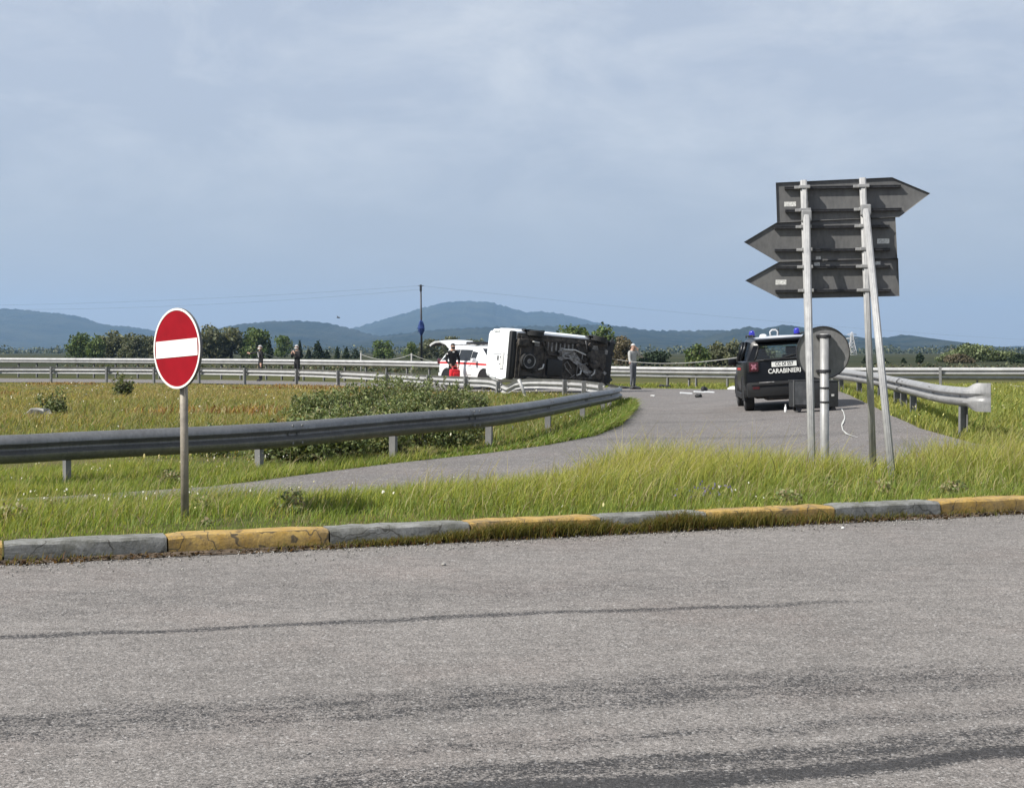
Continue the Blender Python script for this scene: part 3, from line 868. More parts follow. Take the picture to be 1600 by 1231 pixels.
brace(1350, 330, (3.49 - bx) / CY + .25, 1.15)
for (y, x0, x1, bo) in ((293, 1228, 1404, b1), (329, 1229, 1405, b1), (355, 1212, 1387, b2), (391, 1213, 1388, b2), (418, 1214, 1388, b3), (455, 1214, 1389, b3)):
    bm = bmesh.new()
    a, b = L(x0, y), L(x1, y - 1.2)
    box(bm, ((a.x + b.x) / 2, .050, (a.z + b.z) / 2), (b.x - a.x, .042, .024), bev=.005)
    box(bm, ((a.x + b.x) / 2, .026, (a.z + b.z) / 2 + .012), (b.x - a.x, .006, .006))
    o = bm_obj('bracket_rail', bm, M['bracket'], bo)
    for k, px in enumerate((1258, 1347)):
        bm = bmesh.new()
        xx = L(px + (y - 281) * .034, y).x
        box(bm, (xx, .006, (a.z + b.z) / 2 + .004), (.112, .096, .034), bev=.006)
        box(bm, (xx - .075, .02, (a.z + b.z) / 2 + .004), (.05, .03, .03), bev=.006)
        bm_obj('pipe_clamp', bm, M['galv'], bo)
def sticker(px, y, w, h, bo):
    bm = bmesh.new(); p = L(px, y)
    box(bm, (p.x, .0715, p.z), (w, .002, h)); bm_obj('sticker', bm, M['label_paper'], bo)
for q in ((1237, 317, .118, .048, b1), (1378, 377, .12, .05, b2), (1223, 440, .108, .05, b3), (1278, 412, .055, .04, b3), (1370, 411, .05, .035, b3), (1280, 402, .05, .03, b2)):
    sticker(*q)

# round sign seen from behind
SR = 138.0
rx, ry = (1288 - 800) / SR, F / SR
gr_ = gnd(rx, ry)
t = empty('round_sign', (rx, ry, gr_), 'round grey sign seen from behind on its own pipe beside the tall arrow boards', 'road sign')
zc = CAMZ - (551 - 550) / SR - gr_
bm = bmesh.new()
RX = Matrix.Translation((0, .075, zc)) @ Matrix.Rotation(R(-4), 4, 'Z') @ Matrix.Rotation(R(90), 4, 'X')
lathe(bm, [(.294, .022), (.302, .022), (.302, -.006), (.298, -.008), (.290, .0)], RX, 56, cap=False)
bm_obj('rim', bm, M['bracket'], t, 40)
bm = bmesh.new(); lathe(bm, [(.294, -.004), (.294, .004)], RX, 56); bm_obj('back_plate', bm, M['alu_light'], t)
bm = bmesh.new(); tube(bm, [(.0, 0, zc + .215), (.004, 0, .0), (.02, 0, -.3)], .050, 18)
bm_obj('pole', bm, M['galv'], t)
for z in (zc + .185, zc - .21):
    bm = bmesh.new()
    box(bm, (0, .045, z), (.165, .05, .035), bev=.006)
    lathe(bm, [(.0555, -.018), (.0575, -.016), (.0575, .016), (.0555, .018)], Matrix.Translation((0, 0, z)), 18)
    bm_obj('clamp', bm, M['bracket'], t)
for z in (zc - .40, zc - .56):
    bm = bmesh.new(); lathe(bm, [(.0505, -.012), (.0535, -.011), (.0535, .011), (.0505, .012)], Matrix.Translation((.004, 0, z)), 18)
    bm_obj('steel_band', bm, M['bracket'], t)

# ------------------------------------------------------------------ vehicles
def glass_mat(name, tint, gl):
    m = bpy.data.materials.new(name); m.use_nodes = True; n = m.node_tree; n.nodes.clear()
    a = n.nodes.new('ShaderNodeBsdfTransparent'); a.inputs[0].default_value = (*tint, 1)
    b = n.nodes.new('ShaderNodeBsdfGlossy'); b.inputs['Roughness'].default_value = .03; b.inputs[0].default_value = (.9, .9, .9, 1)
    x = n.nodes.new('ShaderNodeMixShader'); x.inputs[0].default_value = gl
    o = n.nodes.new('ShaderNodeOutputMaterial')
    n.links.new(a.outputs[0], x.inputs[1]); n.links.new(b.outputs[0], x.inputs[2]); n.links.new(x.outputs[0], o.inputs[0])
    return m
M['car_glass'] = glass_mat('car_window_glass', (.80, .86, .85), .06)
M['dark_glass'] = glass_mat('privacy_glass', (.10, .11, .115), .09)

class Shell:
    """car body: stations along X, rings of half points mirrored in Y"""
    def __init__(s, st, holes=(), cap_hole=None, front_cap=True, rear_split=.84):
        s.pts = []
        for (x, zb, wb, zm, wm, zs, ws, zt, wt, lx) in st:
            s.pts.append([Vector(p) for p in ((x, 0, zb), (x, wb * .62, zb), (x, wb, zb + .06), (x, wm, zm), (x + lx * .1, ws, zs), (x + lx * .15, ws - .018, zs + .025),
                          (x + lx * .9, wt + .035, zt - .085), (x + lx, wt - .07, zt - .008), (x + lx, 0, zt + .02))])
        s.bm = bmesh.new(); s.holes = set(holes)
        s.vl = [[s.bm.verts.new(p) for p in r] for r in s.pts]
        s.vr = [[l if k in (0, 8) else s.bm.verts.new((p.x, -p.y, p.z)) for k, (p, l) in enumerate(zip(r, vl))] for r, vl in zip(s.pts, s.vl)]
        n = len(st)
        for i in range(n - 1):
            for k in range(8):
                if (i, k) in s.holes: continue
                for v in (s.vl, s.vr): s.bm.faces.new((v[i][k], v[i + 1][k], v[i + 1][k + 1], v[i][k + 1]))
        for i in ((0, n - 1) if front_cap else (0,)):
            for k in range(8):
                q = [s.vl[i][k], s.vl[i][k + 1], s.vr[i][k + 1], s.vr[i][k]]
                if i == 0 and cap_hole is not None and k == cap_hole:
                    f = rear_split
                    a = [s.bm.verts.new((p.x, p.y * f * sg, p.z)) for sg in (1, -1) for p in (s.pts[0][k], s.pts[0][k + 1])]
                    s.bm.faces.new((q[0], q[1], a[1], a[0])); s.bm.faces.new((q[3], q[2], a[3], a[2]))
                    continue
                u = []
                for v in q:
                    if v not in u: u.append(v)
                if len(u) > 2: s.bm.faces.new(u)
    def at(s, i, k, u, v, side, off):
        a, b, c, d = s.pts[i][k], s.pts[i + 1][k], s.pts[i + 1][k + 1], s.pts[i][k + 1]
        p = (a * (1 - u) + b * u) * (1 - v) + (d * (1 - u) + c * u) * v
        nrm = (b - a).cross(d - a).normalized()
        if nrm.y < -1e-6 or (abs(nrm.y) < .05 and nrm.z < 0): nrm = -nrm
        p = p + nrm * off
        return Vector((p.x, p.y * side, p.z))
    def pane(s, name, m, parent, i, k, u0, u1, v0, v1, off, side, label=None):
        bm = bmesh.new()
        o = [bm.verts.new(s.at(i, k, u, v, side, off)) for u, v in ((u0, v0), (u1, v0), (u1, v1), (u0, v1))]
        inn = [bm.verts.new(s.at(i, k, u, v, side, off - .008)) for u, v in ((u0, v0), (u1, v0), (u1, v1), (u0, v1))]
        bm.faces.new(o); bm.faces.new(inn[::-1])
        for j in range(4): bm.faces.new((o[j], o[(j + 1) % 4], inn[(j + 1) % 4], inn[j]))
        return bm_obj(name, bm, m, parent)

AX = Matrix.Rotation(R(90), 4, 'X')
def wheel(parent, x, y, z, r, w, steer=0.0, rim_m='rim'):
    side = 1 if y > 0 else -1
    mt = Matrix.Translation((x, y, z)) @ Matrix.Rotation(steer, 4, 'Z') @ AX
    bm = bmesh.new(); h = w / 2
    lathe(bm, [(r * .62, -h * .9), (r * .80, -h), (r * .95, -h * .92), (r, -h * .7), (r * .985, -h * .3), (r * 1.0, -h * .28), (r * 1.0, h * .28), (r * .985, h * .3), (r, h * .7), (r * .95, h * .92), (r * .80, h), (r * .62, h * .9)], mt, 28)
    o = bm_obj('wheel', bm, M['rubber'], parent, 35)
    bm = bmesh.new(); f = -side
    lathe(bm, [(r * .63, f * h * .92), (r * .60, f * h * .80), (r * .56, f * h * .62), (r * .20, f * h * .5), (r * .17, f * h * .7), (.001, f * h * .72)], mt, 20)
    for k in range(5):
        box(bm, (0, 0, 0), (1, 1, 1))
        vs = bm.verts[-8:]
        mm = mt @ Matrix.Rotation(2 * math.pi * k / 5, 4, 'Z') @ Matrix.Translation((r * .38, 0, f * h * .72)) @ Matrix.Diagonal((r * .42, r * .13, .02, 1))
        bmesh.ops.transform(bm, matrix=mm, verts=vs)
    bm_obj('rim', bm, M[rim_m], o, 35)
    return o
def arch(parent, x, y, z, r, m='black_plastic', w=.05):
    """wheel-arch trim: half ring on the body side with a dark well behind"""
    side = 1 if y > 0 else -1
    bm = bmesh.new(); n = 18
    for (r0, r1, y0, y1) in ((r * .97, r + w, -.05, .012),):
        rings = []
        for k in range(n + 1):
            a = math.pi * (1.06 * k / n - .03)
            ca, sa = math.cos(a), math.sin(a)
            rings.append([bm.verts.new((x + rr_ * ca, y + side * yy, z + rr_ * sa)) for rr_, yy in ((r0, y0), (r0, y1), (r1, y1), (r1, y0))])
        for k in range(n):
            for j in range(4): bm.faces.new((rings[k][j], rings[k][(j + 1) % 4], rings[k + 1][(j + 1) % 4], rings[k + 1][j]))
        bm.faces.new(rings[0]); bm.faces.new(rings[-1][::-1])
    vs = [bm.verts.new((x + r * math.cos(math.pi * k / n), y + side * .004, z + r * math.sin(math.pi * k / n) - .02)) for k in range(n + 1)]
    vs += [bm.verts.new((x - r, y + side * .004, z - .12)), bm.verts.new((x + r, y + side * .004, z - .12))]
    bm.faces.new(vs)
    return bm_obj('wheel_arch', bm, M[m], parent)
def text_mesh(name, s, size, mtx, m, parent, bold=0.0, ext=.004, sx=1.0, label=None):
    cu = bpy.data.curves.new(name, 'FONT'); cu.body = s; cu.size = size; cu.align_x = 'CENTER'; cu.align_y = 'CENTER'
    cu.extrude = ext; cu.offset = bold; cu.resolution_u = 4
    o = bpy.data.objects.new(name + '_tmp', cu); C.objects.link(o)
    dg = bpy.context.evaluated_depsgraph_get()
    me = bpy.data.meshes.new_from_object(o.evaluated_get(dg))
    bpy.data.objects.remove(o); bpy.data.curves.remove(cu)
    me.transform(mtx @ Matrix.Diagonal((sx, 1, 1, 1)))
    me.materials.clear()
    q = link(name, me, m, parent)
    if label: q['label'] = label
    return q

# --- dark blue police 4x4 seen from behind
jx, jy = 6.23, 31.9
t = empty('police_car', (jx, jy, float(zr(jx, jy)) + .004), 'dark blue police off-roader with blue roof beacons, parked showing its rear', 'car')
t.rotation_euler = (R(-3.6), 0, R(84.4))
st = [(0.0, .40, .74, .62, .86, 1.13, .825, 1.585, .62, .15), (.10, .32, .81, .62, .895, 1.13, .865, 1.64, .665, .10), (.55, .28, .84, .62, .905, 1.13, .88, 1.675, .69, 0),
      (1.3, .26, .84, .62, .905, 1.13, .885, 1.69, .70, 0), (2.15, .26, .84, .62, .905, 1.12, .885, 1.685, .70, 0), (2.62, .26, .84, .62, .905, 1.11, .88, 1.65, .69, 0),
      (3.25, .26, .84, .62, .90, 1.08, .87, 1.15, .80, 0), (3.85, .28, .82, .62, .895, .98, .84, 1.06, .74, 0), (4.15, .34, .74, .6, .86, .90, .78, .98, .68, 0), (4.24, .40, .66, .58, .78, .82, .70, .88, .60, 0)]
holes = [(i, 5) for i in (0, 1, 2, 3, 4)] + [(5, 6), (5, 7)]
sh = Shell(st, [(1, 5), (2, 5), (3, 5), (4, 5), (5, 7), (5, 6)], cap_hole=5, rear_split=.83)
body = bm_obj('body', sh.bm, M['navy'], t, 32)
# roof skin in pale colour
bm = bmesh.new()
rows = []
for i in range(0, 6):
    L_ = [sh.at(i if i < 5 else 4, 7, 0 if i < 5 else 1, v, sd, .006) for sd, v in ((1, 0.02), (1, .5), (1, 1.0), (-1, .5), (-1, .02))]
    rows.append([bm.verts.new(v) for v in L_])
for i in range(5):
    for k in range(4): bm.faces.new((rows[i][k], rows[i][k + 1], rows[i + 1][k + 1], rows[i + 1][k]))
bm_obj('roof_panel', bm, M['roof_silver'], t, 60)
bm = bmesh.new()
box(bm, (.02, 0, 1.615), (.30, 1.24, .055), (0, R(-6), 0), .022)
bm_obj('roof_spoiler', bm, M['navy'], t, 40)
for sd in (1, -1):
    for i, (u0, u1) in ((1, (.1, .98)), (2, (.02, .96)), (3, (.06, .98)), (4, (.02, .9))):
        sh.pane('side_window', M['dark_glass'] if i < 3 else M['car_glass'], t, i, 5, u0 - .1, u1 + .1, -.02, 1.02, -.01, sd)
    bm = bmesh.new()
    for x in (1.30, 2.18):
        i = 2 if x < 2 else 4
        a = sh.at(i, 5, 0, 0, sd, 0); b = sh.at(i, 5, 0, 1, sd, 0)
        a.x = b.x = x
        tube(bm, [a, b], .045, 8)
    a, b = sh.at(4, 5, .92, 0, sd, 0), sh.at(4, 5, 1.0, 1, sd, 0)
    c = sh.at(5, 5, .9, .1, sd, 0)
    tube(bm, [c, b], .05, 8)
    bm_obj('window_pillar', bm, M['navy'], t)
bm = bmesh.new()
a = [sh.at(5, 6, 0, .0, 1, 0), sh.at(5, 6, 1, 0.0, 1, 0), sh.at(5, 6, 1, 0.0, -1, 0), sh.at(5, 6, 0, .0, -1, 0)]
vs = [bm.verts.new(v) for v in a]; bm.faces.new(vs)
bm_obj('windscreen', bm, M['car_glass'], t)
# rear glass
p5, p6 = sh.pts[0][5], sh.pts[0][6]
bm = bmesh.new()
fr = .835
q = [Vector((p5.x - .004, p5.y * fr, p5.z - .01)), Vector((p6.x - .004, p6.y * fr, p6.z + .01))]
vs = [bm.verts.new(q[0]), bm.verts.new((q[0].x, -q[0].y, q[0].z)), bm.verts.new((q[1].x, -q[1].y, q[1].z)), bm.verts.new(q[1])]
bm.faces.new(vs)
bm_obj('rear_window', bm, M['car_glass'], t)
bm = bmesh.new()
fa = [Vector((p5.x, p5.y * .80, p5.z)), Vector((p6.x, p6.y * .80, p6.z)), Vector((p6.x, -p6.y * .80, p6.z)), Vector((p5.x, -p5.y * .80, p5.z))]
fa = [v + Vector((-.008, 0, 0)) for v in fa]
for i in range(4): tube(bm, [fa[i], fa[(i + 1) % 4]], .022, 6)
bm_obj('window_seal', bm, M['black_plastic'], t)
bm = bmesh.new(); tube(bm, [(-.015, .05, 1.19), (.005, -.30, 1.26), (.01, -.42, 1.29)], .009, 6); box(bm, (-.02, .04, 1.175), (.05, .12, .05), bev=.012)
bm_obj('rear_wiper', bm, M['black_plastic'], t)
# interior
for y in (-.37, .37):
    bm = bmesh.new()
    box(bm, (2.0, y, .95), (.14, .46, .60), (0, R(-10), 0), .05); box(bm, (1.92, y, 1.345), (.09, .27, .19), (0, R(-8), 0), .04)
    box(bm, (2.25, y, .62), (.5, .48, .16), bev=.05)
    bm_obj('front_seat', bm, M['black_plastic'], t, 40)
bm = bmesh.new(); box(bm, (1.05, 0, .92), (.14, 1.3, .50), (0, R(-10), 0), .05)
for y in (-.42, .42): box(bm, (1.0, y, 1.24), (.08, .26, .15), (0, 0, 0), .03)
bm_obj('rear_seat', bm, M['black_plastic'], t, 40)
bm = bmesh.new(); box(bm, (3.0, 0, .98), (.4, 1.6, .2), bev=.05); box(bm, (2.60, 0, 1.52), (.03, .24, .08), bev=.01); box(bm, (1.8, 0, .42), (3.4, 1.55, .06)); box(bm, (.45, 0, .78), (.8, 1.5, .5), bev=.03)
lathe(bm, [(.17, -.012), (.185, 0), (.17, .012)], Matrix.Translation((2.68, .37, 1.05)) @ Matrix.Rotation(R(65), 4, 'Y'), 20)
bm_obj('dashboard', bm, M['black_plastic'], t)
# lamps, bumper, plate, lettering
FX = -.012
for sd in (1, -1):
    bm = bmesh.new(); box(bm, (-.005, sd * .685, 1.02), (.07, .27, .27), bev=.03)
    o = bm_obj('tail_lamp', bm, M['black_plastic'], t, 40)
    bm = bmesh.new(); box(bm, (-.038, sd * .685, 1.02), (.03, .215, .215), bev=.022); bm_obj('lens', bm, M['lamp_red'], o, 40)
    bm = bmesh.new()
    for a in (45, -45): box(bm, (-.054, sd * .685, 1.02), (.012, .035, .15), (R(a), 0, 0), .005)
    box(bm, (-.052, sd * .685, 1.02), (.012, .08, .08), bev=.004)
    bm_obj('cross_insert', bm, M['lamp_pale'], o)
    bm = bmesh.new(); box(bm, (-.075, sd * .66, .545), (.03, .16, .075), bev=.015); bm_obj('reflector', bm, M['lamp_red'], t)
    bm = bmesh.new(); tube(bm, [(.35, sd * .62, 1.70), (.45, sd * .64, 1.735), (2.2, sd * .66, 1.745), (2.35, sd * .65, 1.71)], .018, 8); bm_obj('roof_rail', bm, M['black_plastic'], t)
    bm = bmesh.new(); box(bm, (2.72, sd * 1.0, 1.13), (.10, .20, .17), bev=.04); box(bm, (2.74, sd * .90, 1.10), (.05, .14, .05), bev=.015)
    bm_obj('door_mirror', bm, M['navy'], t, 40)
    bm = bmesh.new(); lathe(bm, [(.085, 0), (.085, .03), (.05, .035)], Matrix.Translation((2.05 if sd > 0 else 1.95, sd * .53, 1.70)), 18)
    o = bm_obj('beacon', bm, M['black_plastic'], t)
    bm = bmesh.new(); lathe(bm, [(.072, .03), (.074, .10), (.062, .15), (.03, .168), (.001, .17)], Matrix.Translation((2.05 if sd > 0 else 1.95, sd * .53, 1.70)), 18)
    bm_obj('blue_dome', bm, M['blue_lens'], o, 50)
    bm = bmesh.new()
    vs = []
    for i in (3, 4): 
        for u in ((0, 1) if i == 4 else (0,)):
            vs.append((sh.at(i, 3, u, .64, sd, .006), sh.at(i, 3, u, .74, sd, .006)))
    bv = [(bm.verts.new(a), bm.verts.new(b)) for a, b in vs]
    for i in range(len(bv) - 1): bm.faces.new((bv[i][0], bv[i + 1][0], bv[i + 1][1], bv[i][1]))
    bm_obj('red_stripe', bm, M['stripe_red'], t)
    for x in (.80, 3.37):
        wheel(t, x, sd * .785, .345, .345, .225)
        arch(t, x, sd * .905, .36, .40)
    bm = bmesh.new(); box(bm, (2.08, sd * .90, .34), (2.0, .05, .14), bev=.02); bm_obj('sill_trim', bm, M['black_plastic'], t)
bm = bmesh.new()
box(bm, (.02, 0, .50), (.20, 1.74, .34), bev=.06)
box(bm, (-.03, 0, .615), (.16, 1.52, .06), bev=.025)
box(bm, (.06, 0, .335), (.14, .74, .10), bev=.03)
bm_obj('rear_bumper', bm, M['black_plastic'], t, 40)
bm = bmesh.new(); box(bm, (-.10, .42, .655), (.03, .34, .025), (0, R(20), R(0)), .01)  # pale strip standing for light reflected off the bumper top
bm_obj('bumper_glint', bm, M['under_steel'], t)
bm = bmesh.new(); box(bm, (.3, 0, .31), (.5, .9, .14), bev=.05); tube(bm, [(.12, .45, .30), (.9, .45, .30)], .035, 8); box(bm, (2.0, 0, .33), (3.4, 1.3, .1), bev=.03)
bm_obj('underbody', bm, M['under'], t)
RM = lambda y, z, x=FX: Matrix(((0, 0, -1, x), (-1, 0, 0, y), (0, 1, 0, z), (0, 0, 0, 1)))
bm = bmesh.new(); box(bm, (-.010, .0, 1.055), (.018, .56, .125), bev=.006)
o = bm_obj('number_plate', bm, M['white_print'], t)
text_mesh('plate_characters', 'CC DI 557', .112, RM(0, 1.053, -.021), M['black_plastic'], o, .002, .001, .80)
text_mesh('lettering', 'CARABINIERI', .145, RM(0, .895, -.016), M['white_print'], t, .0025, .004, .87)
bm = bmesh.new(); box(bm, (-.02, 0, 1.165), (.05, .9, .04), bev=.015); bm_obj('tailgate_handle', bm, M['black_plastic'], t)
bm = bmesh.new(); box(bm, (-.012, .34, 1.155), (.012, .13, .022), bev=.004); bm_obj('badge', bm, M['chrome'], t)
bm = bmesh.new(); tube(bm, [(.85, -.0, 1.70), (.80, -.0, 1.88)], .007, 6); bm_obj('whip_aerial', bm, M['black_plastic'], t)
bm = bmesh.new()
tube(bm, [(1.2, .16, 1.70), (1.2, .17, 1.80), (1.2, .12, 1.845), (1.2, .04, 1.845), (1.2, -.01, 1.80), (1.2, .0, 1.70)], .018, 8)
bm_obj('loop_aerial', bm, M['roof_silver'], t)
bm = bmesh.new(); lathe(bm, [(.09, 0), (.08, .04), (.05, .06), (.001, .065)], Matrix.Translation((1.6, .30, 1.70)), 20); bm_obj('aerial_dome', bm, M['white_paint'], t, 50)

# --- white rescue SUV with its tailgate up
ox, oy = -2.18, 56.0
t = empty('rescue_car', (ox, oy, -.095), 'white medical SUV with a red stripe and its tailgate raised, behind the overturned van', 'car')
t.rotation_euler = (0, 0, R(-56))
st = [(0.0, .42, .72, .70, .84, 1.02, .83, 1.50, .58, .42), (.14, .36, .82, .66, .91, 1.04, .90, 1.57, .62, .30), (.75, .30, .86, .60, .92, 1.05, .905, 1.63, .66, .05),
      (1.45, .28, .86, .60, .92, 1.04, .905, 1.645, .67, 0), (2.35, .28, .86, .60, .92, 1.02, .905, 1.63, .67, 0), (2.75, .28, .86, .60, .92, 1.01, .90, 1.58, .66, 0),
      (3.5, .28, .86, .60, .92, .98, .87, 1.06, .78, 0), (4.1, .30, .82, .58, .90, .86, .82, .95, .70, 0), (4.42, .38, .7, .56, .82, .72, .72, .82, .6, 0)]
sh = Shell(st, cap_hole=5, rear_split=.86)
bm_obj('body', sh.bm, M['white_paint'], t, 35)
for sd in (1, -1):
    for i, u0, u1, lab in ((1, .12, .97, None), (2, .02, .985, None), (3, .02, .985, None), (4, .02, .9, None)):
        sh.pane('side_window', M['glass'], t, i, 5, u0, u1, .06, .90 if i != 4 else .80, .006, sd)
    bm = bmesh.new(); vs = []
    for i in (0, 1, 2, 3, 4, 5):
        vs.append((sh.at(i, 3, .5 if i == 0 else 0, .80, sd, .006), sh.at(i, 3, .5 if i == 0 else 0, .99, sd, .006)))
    vs.append((sh.at(5, 3, 1, .80, sd, .006), sh.at(5, 3, 1, .99, sd, .006)))
    bv = [(bm.verts.new(a), bm.verts.new(b)) for a, b in vs]
    for i in range(len(bv) - 1): bm.faces.new((bv[i][0], bv[i + 1][0], bv[i + 1][1], bv[i][1]))
    bm_obj('red_stripe', bm, M['stripe_red'], t)
    bm = bmesh.new()
    for (x, z, w, h) in ((2.1, .78, .10, .06), (2.25, .78, .06, .06), (2.5, .80, .14, .05), (2.3, .56, .34, .03)):
        box(bm, (x, sd * .921, z), (w, .004, h))
    bm_obj('door_decal', bm, M['label_paper'], t)
    bm = bmesh.new(); box(bm, (2.85, sd * 1.03, 1.10), (.14, .22, .16), bev=.05); bm_obj('door_mirror', bm, M['white_paint'], t, 40)
    bm = bmesh.new(); tube(bm, [(.7, sd * .60, 1.66), (.85, sd * .60, 1.70), (2.2, sd * .60, 1.70), (2.4, sd * .60, 1.65)], .02, 8); bm_obj('roof_rail', bm, M['under_steel'], t)
    for x in (.74, 3.38):
        wheel(t, x, sd * .80, .345, .345, .225); arch(t, x, sd * .92, .36, .41, w=.035)
    bm = bmesh.new(); box(bm, (.03, sd * .80, 1.06), (.16, .20, .22), bev=.04); bm_obj('tail_lamp', bm, M['lamp_red'], t, 40)
    bm = bmesh.new(); box(bm, (2.35, sd * .925, .92), (.20, .03, .03), bev=.01); box(bm, (1.5, sd * .925, .93), (.20, .03, .03), bev=.01); bm_obj('door_handle', bm, M['white_paint'], t)
bm = bmesh.new(); box(bm, (1.75, 0, 1.76), (.34, 1.16, .10), bev=.03); bm_obj('light_bar', bm, M['bracket'], t, 40)
bm = bmesh.new()
vs = [sh.at(5, 7, u, 0, sd, .008) for u, sd in ((.06, 1), (.94, 1), (.94, -1), (.06, -1))]
bm.faces.new([bm.verts.new(v) for v in vs]); bm_obj('windscreen', bm, M['glass'], t)
bm = bmesh.new(); box(bm, (.0, 0, .50), (.20, 1.66, .26), bev=.06); bm_obj('rear_bumper', bm, M['white_paint'], t, 40)
bm = bmesh.new(); box(bm, (.9, 0, .8), (1.1, 1.5, .3), bev=.04); bm_obj('boot_liner', bm, M['black_plastic'], t)
# raised tailgate: curved shell hinged at the roof
bm = bmesh.new(); prof = [(.42, 1.60), (.22, 1.80), (-.10, 1.90), (-.45, 1.885), (-.72, 1.81), (-.86, 1.74)]
up = []; dn = []
for i, (x, z) in enumerate(prof):
    w = .64 + .14 * min(1, i / 2)
    up.append([bm.verts.new((x, y * w, z - .04 * y * y)) for y in (-1, -.5, 0, .5, 1)])
    dn.append([bm.verts.new((x + .02, y * w * .96, z - .07 - .04 * y * y)) for y in (-1, -.5, 0, .5, 1)])
for i in range(len(prof) - 1):
    for k in range(4):
        f = bm.faces.new((up[i][k], up[i][k + 1], up[i + 1][k + 1], up[i + 1][k])); f.material_index = 0 if i > 1 or k in () else 0
        f = bm.faces.new((dn[i][k], dn[i + 1][k], dn[i + 1][k + 1], dn[i][k + 1])); f.material_index = 1
    for k in (0, 4): bm.faces.new((up[i][k], up[i + 1][k], dn[i + 1][k], dn[i][k]))
for i in (0, len(prof) - 1):
    for k in range(4): bm.faces.new((up[i][k], up[i][k + 1], dn[i][k + 1], dn[i][k]))
o = bm_obj('tailgate', bm, [M['white_paint'], M['black_plastic']], t, 40)
for sd in (1, -1):
    bm = bmesh.new(); tube(bm, [(.25, sd * .70, 1.30), (.0, sd * .72, 1.80)], .012, 6); bm_obj('gas_strut', bm, M['bracket'], o)

# --- overturned white van lying on its left side, underside towards the camera
u = Vector((math.cos(R(37)), math.sin(R(37)), -.068)).normalized()
lf = Vector((0, 0, -1)); lf = (lf - u * lf.dot(u)).normalized()
up_ = u.cross(lf).normalized()
tilt = Matrix.Rotation(R(3), 3, u)
lf = tilt @ lf; up_ = tilt @ up_
org = Vector((.02, 47.85, 1.215)) - up_ * .30
t = empty('overturned_van', (0, 0, 0), 'white van tipped on its side on the guard rail with its dark underside showing', 'van')
K_ = 1.09; u = u * K_; up_ = up_ * K_
t.matrix_world = Matrix((( u.x, lf.x, up_.x, org.x), (u.y, lf.y, up_.y, org.y), (u.z, lf.z, up_.z, org.z), (0, 0, 0, 1)))
st = [(0.0, .42, .76, .75, .86, 1.15, .85, 1.66, .66, .06), (.09, .34, .82, .75, .905, 1.15, .895, 1.78, .74, .03), (.35, .31, .84, .75, .915, 1.15, .905, 1.82, .76, 0),
      (1.2, .30, .84, .75, .915, 1.15, .905, 1.83, .77, 0), (2.3, .30, .84, .75, .915, 1.14, .90, 1.80, .75, 0), (2.75, .30, .84, .75, .91, 1.12, .89, 1.70, .72, 0),
      (3.35, .30, .84, .72, .90, 1.02, .87, 1.12, .80, 0), (3.85, .32, .80, .66, .86, .92, .80, .98, .7, 0), (4.05, .38, .70, .60, .76, .78, .68, .84, .58, 0)]
sh = Shell(st)
bm_obj('body', sh.bm, M['dirty_white'], t, 35)
bm = bmesh.new(); box(bm, (2.0, 0, .285), (3.72, 1.56, .05), bev=.015)
ub = bm_obj('underbody', bm, M['under'], t)
# longitudinal members, cross members, ribs
bm = bmesh.new()
for y in (-.62, .62): box(bm, (2.0, y, .245), (3.4, .10, .07), bev=.012)
for x in (.30, 1.28, 1.95, 2.6): box(bm, (x, 0, .25), (.09, 1.4, .06), bev=.012)
for y in (-.30, -.12, .40): box(bm, (1.7, y, .262), (1.4, .035, .02), bev=.006)
bm_obj('chassis_rail', bm, M['under'], ub)
bm = bmesh.new(); box(bm, (1.62, .32, .21), (.62, .58, .16), bev=.06); bm_obj('fuel_tank', bm, M['black_plastic'], ub, 40)
bm = bmesh.new(); tube(bm, [(.80, -.66, .30), (.80, .66, .30)], .06, 10); tube(bm, [(.80, .0, .30), (1.3, .5, .27)], .025, 8)
for y in (-.5, .5): tube(bm, [(.62, y, .26), (1.25, y * .9, .26)], .035, 8)
bm_obj('rear_axle', bm, M['under'], ub)
bm = bmesh.new(); tube(bm, [(.08, -.42, .22), (.45, -.45, .22), (.62, -.56, .2), (1.1, -.52, .2), (1.35, -.12, .2), (2.2, -.10, .2), (2.7, -.05, .2), (3.1, .12, .22)], .028, 10)
ex = bm_obj('exhaust_pipe', bm, M['under'], ub)
bm = bmesh.new(); box(bm, (.32, -.46, .2), (.44, .26, .14), bev=.06); bm_obj('muffler', bm, M['under'], ex, 40)
# crumpled heat shield
bm = bmesh.new(); nx2, ny2 = 16, 7; gv = []
for i in range(nx2 + 1):
    f = i / nx2; x = 1.75 + 1.55 * f; yc = -.18 + .62 * smooth(.25, .95, f); hw = .20 - .09 * f + .03 * math.sin(f * 19)
    gv.append([bm.verts.new((x + .04 * math.sin(j * 2 + i), yc + hw * (j / ny2 * 2 - 1), .175 + .022 * math.sin(i * 1.9 + j * 1.3) + .012 * math.sin(i * 4.1 - j * 2.2))) for j in range(ny2 + 1)])
for i in range(nx2):
    for j in range(ny2): bm.faces.new((gv[i][j], gv[i][j + 1], gv[i + 1][j + 1], gv[i + 1][j]))
bm_obj('heat_shield', bm, M['under_steel'], ub)
bm = bmesh.new()
box(bm, (3.35, -.12, .22), (.62, .62, .20), bev=.07); box(bm, (3.45, .42, .24), (.5, .42, .18), bev=.07); lathe(bm, [(.16, 0), (.16, .07), (.10, .10), (.001, .10)], Matrix.Translation((3.2, .1, .13)) @ Matrix.Rotation(R(180), 4, 'X'), 16)
bm_obj('engine_sump', bm, M['under'], ub, 40)
bm = bmesh.new()
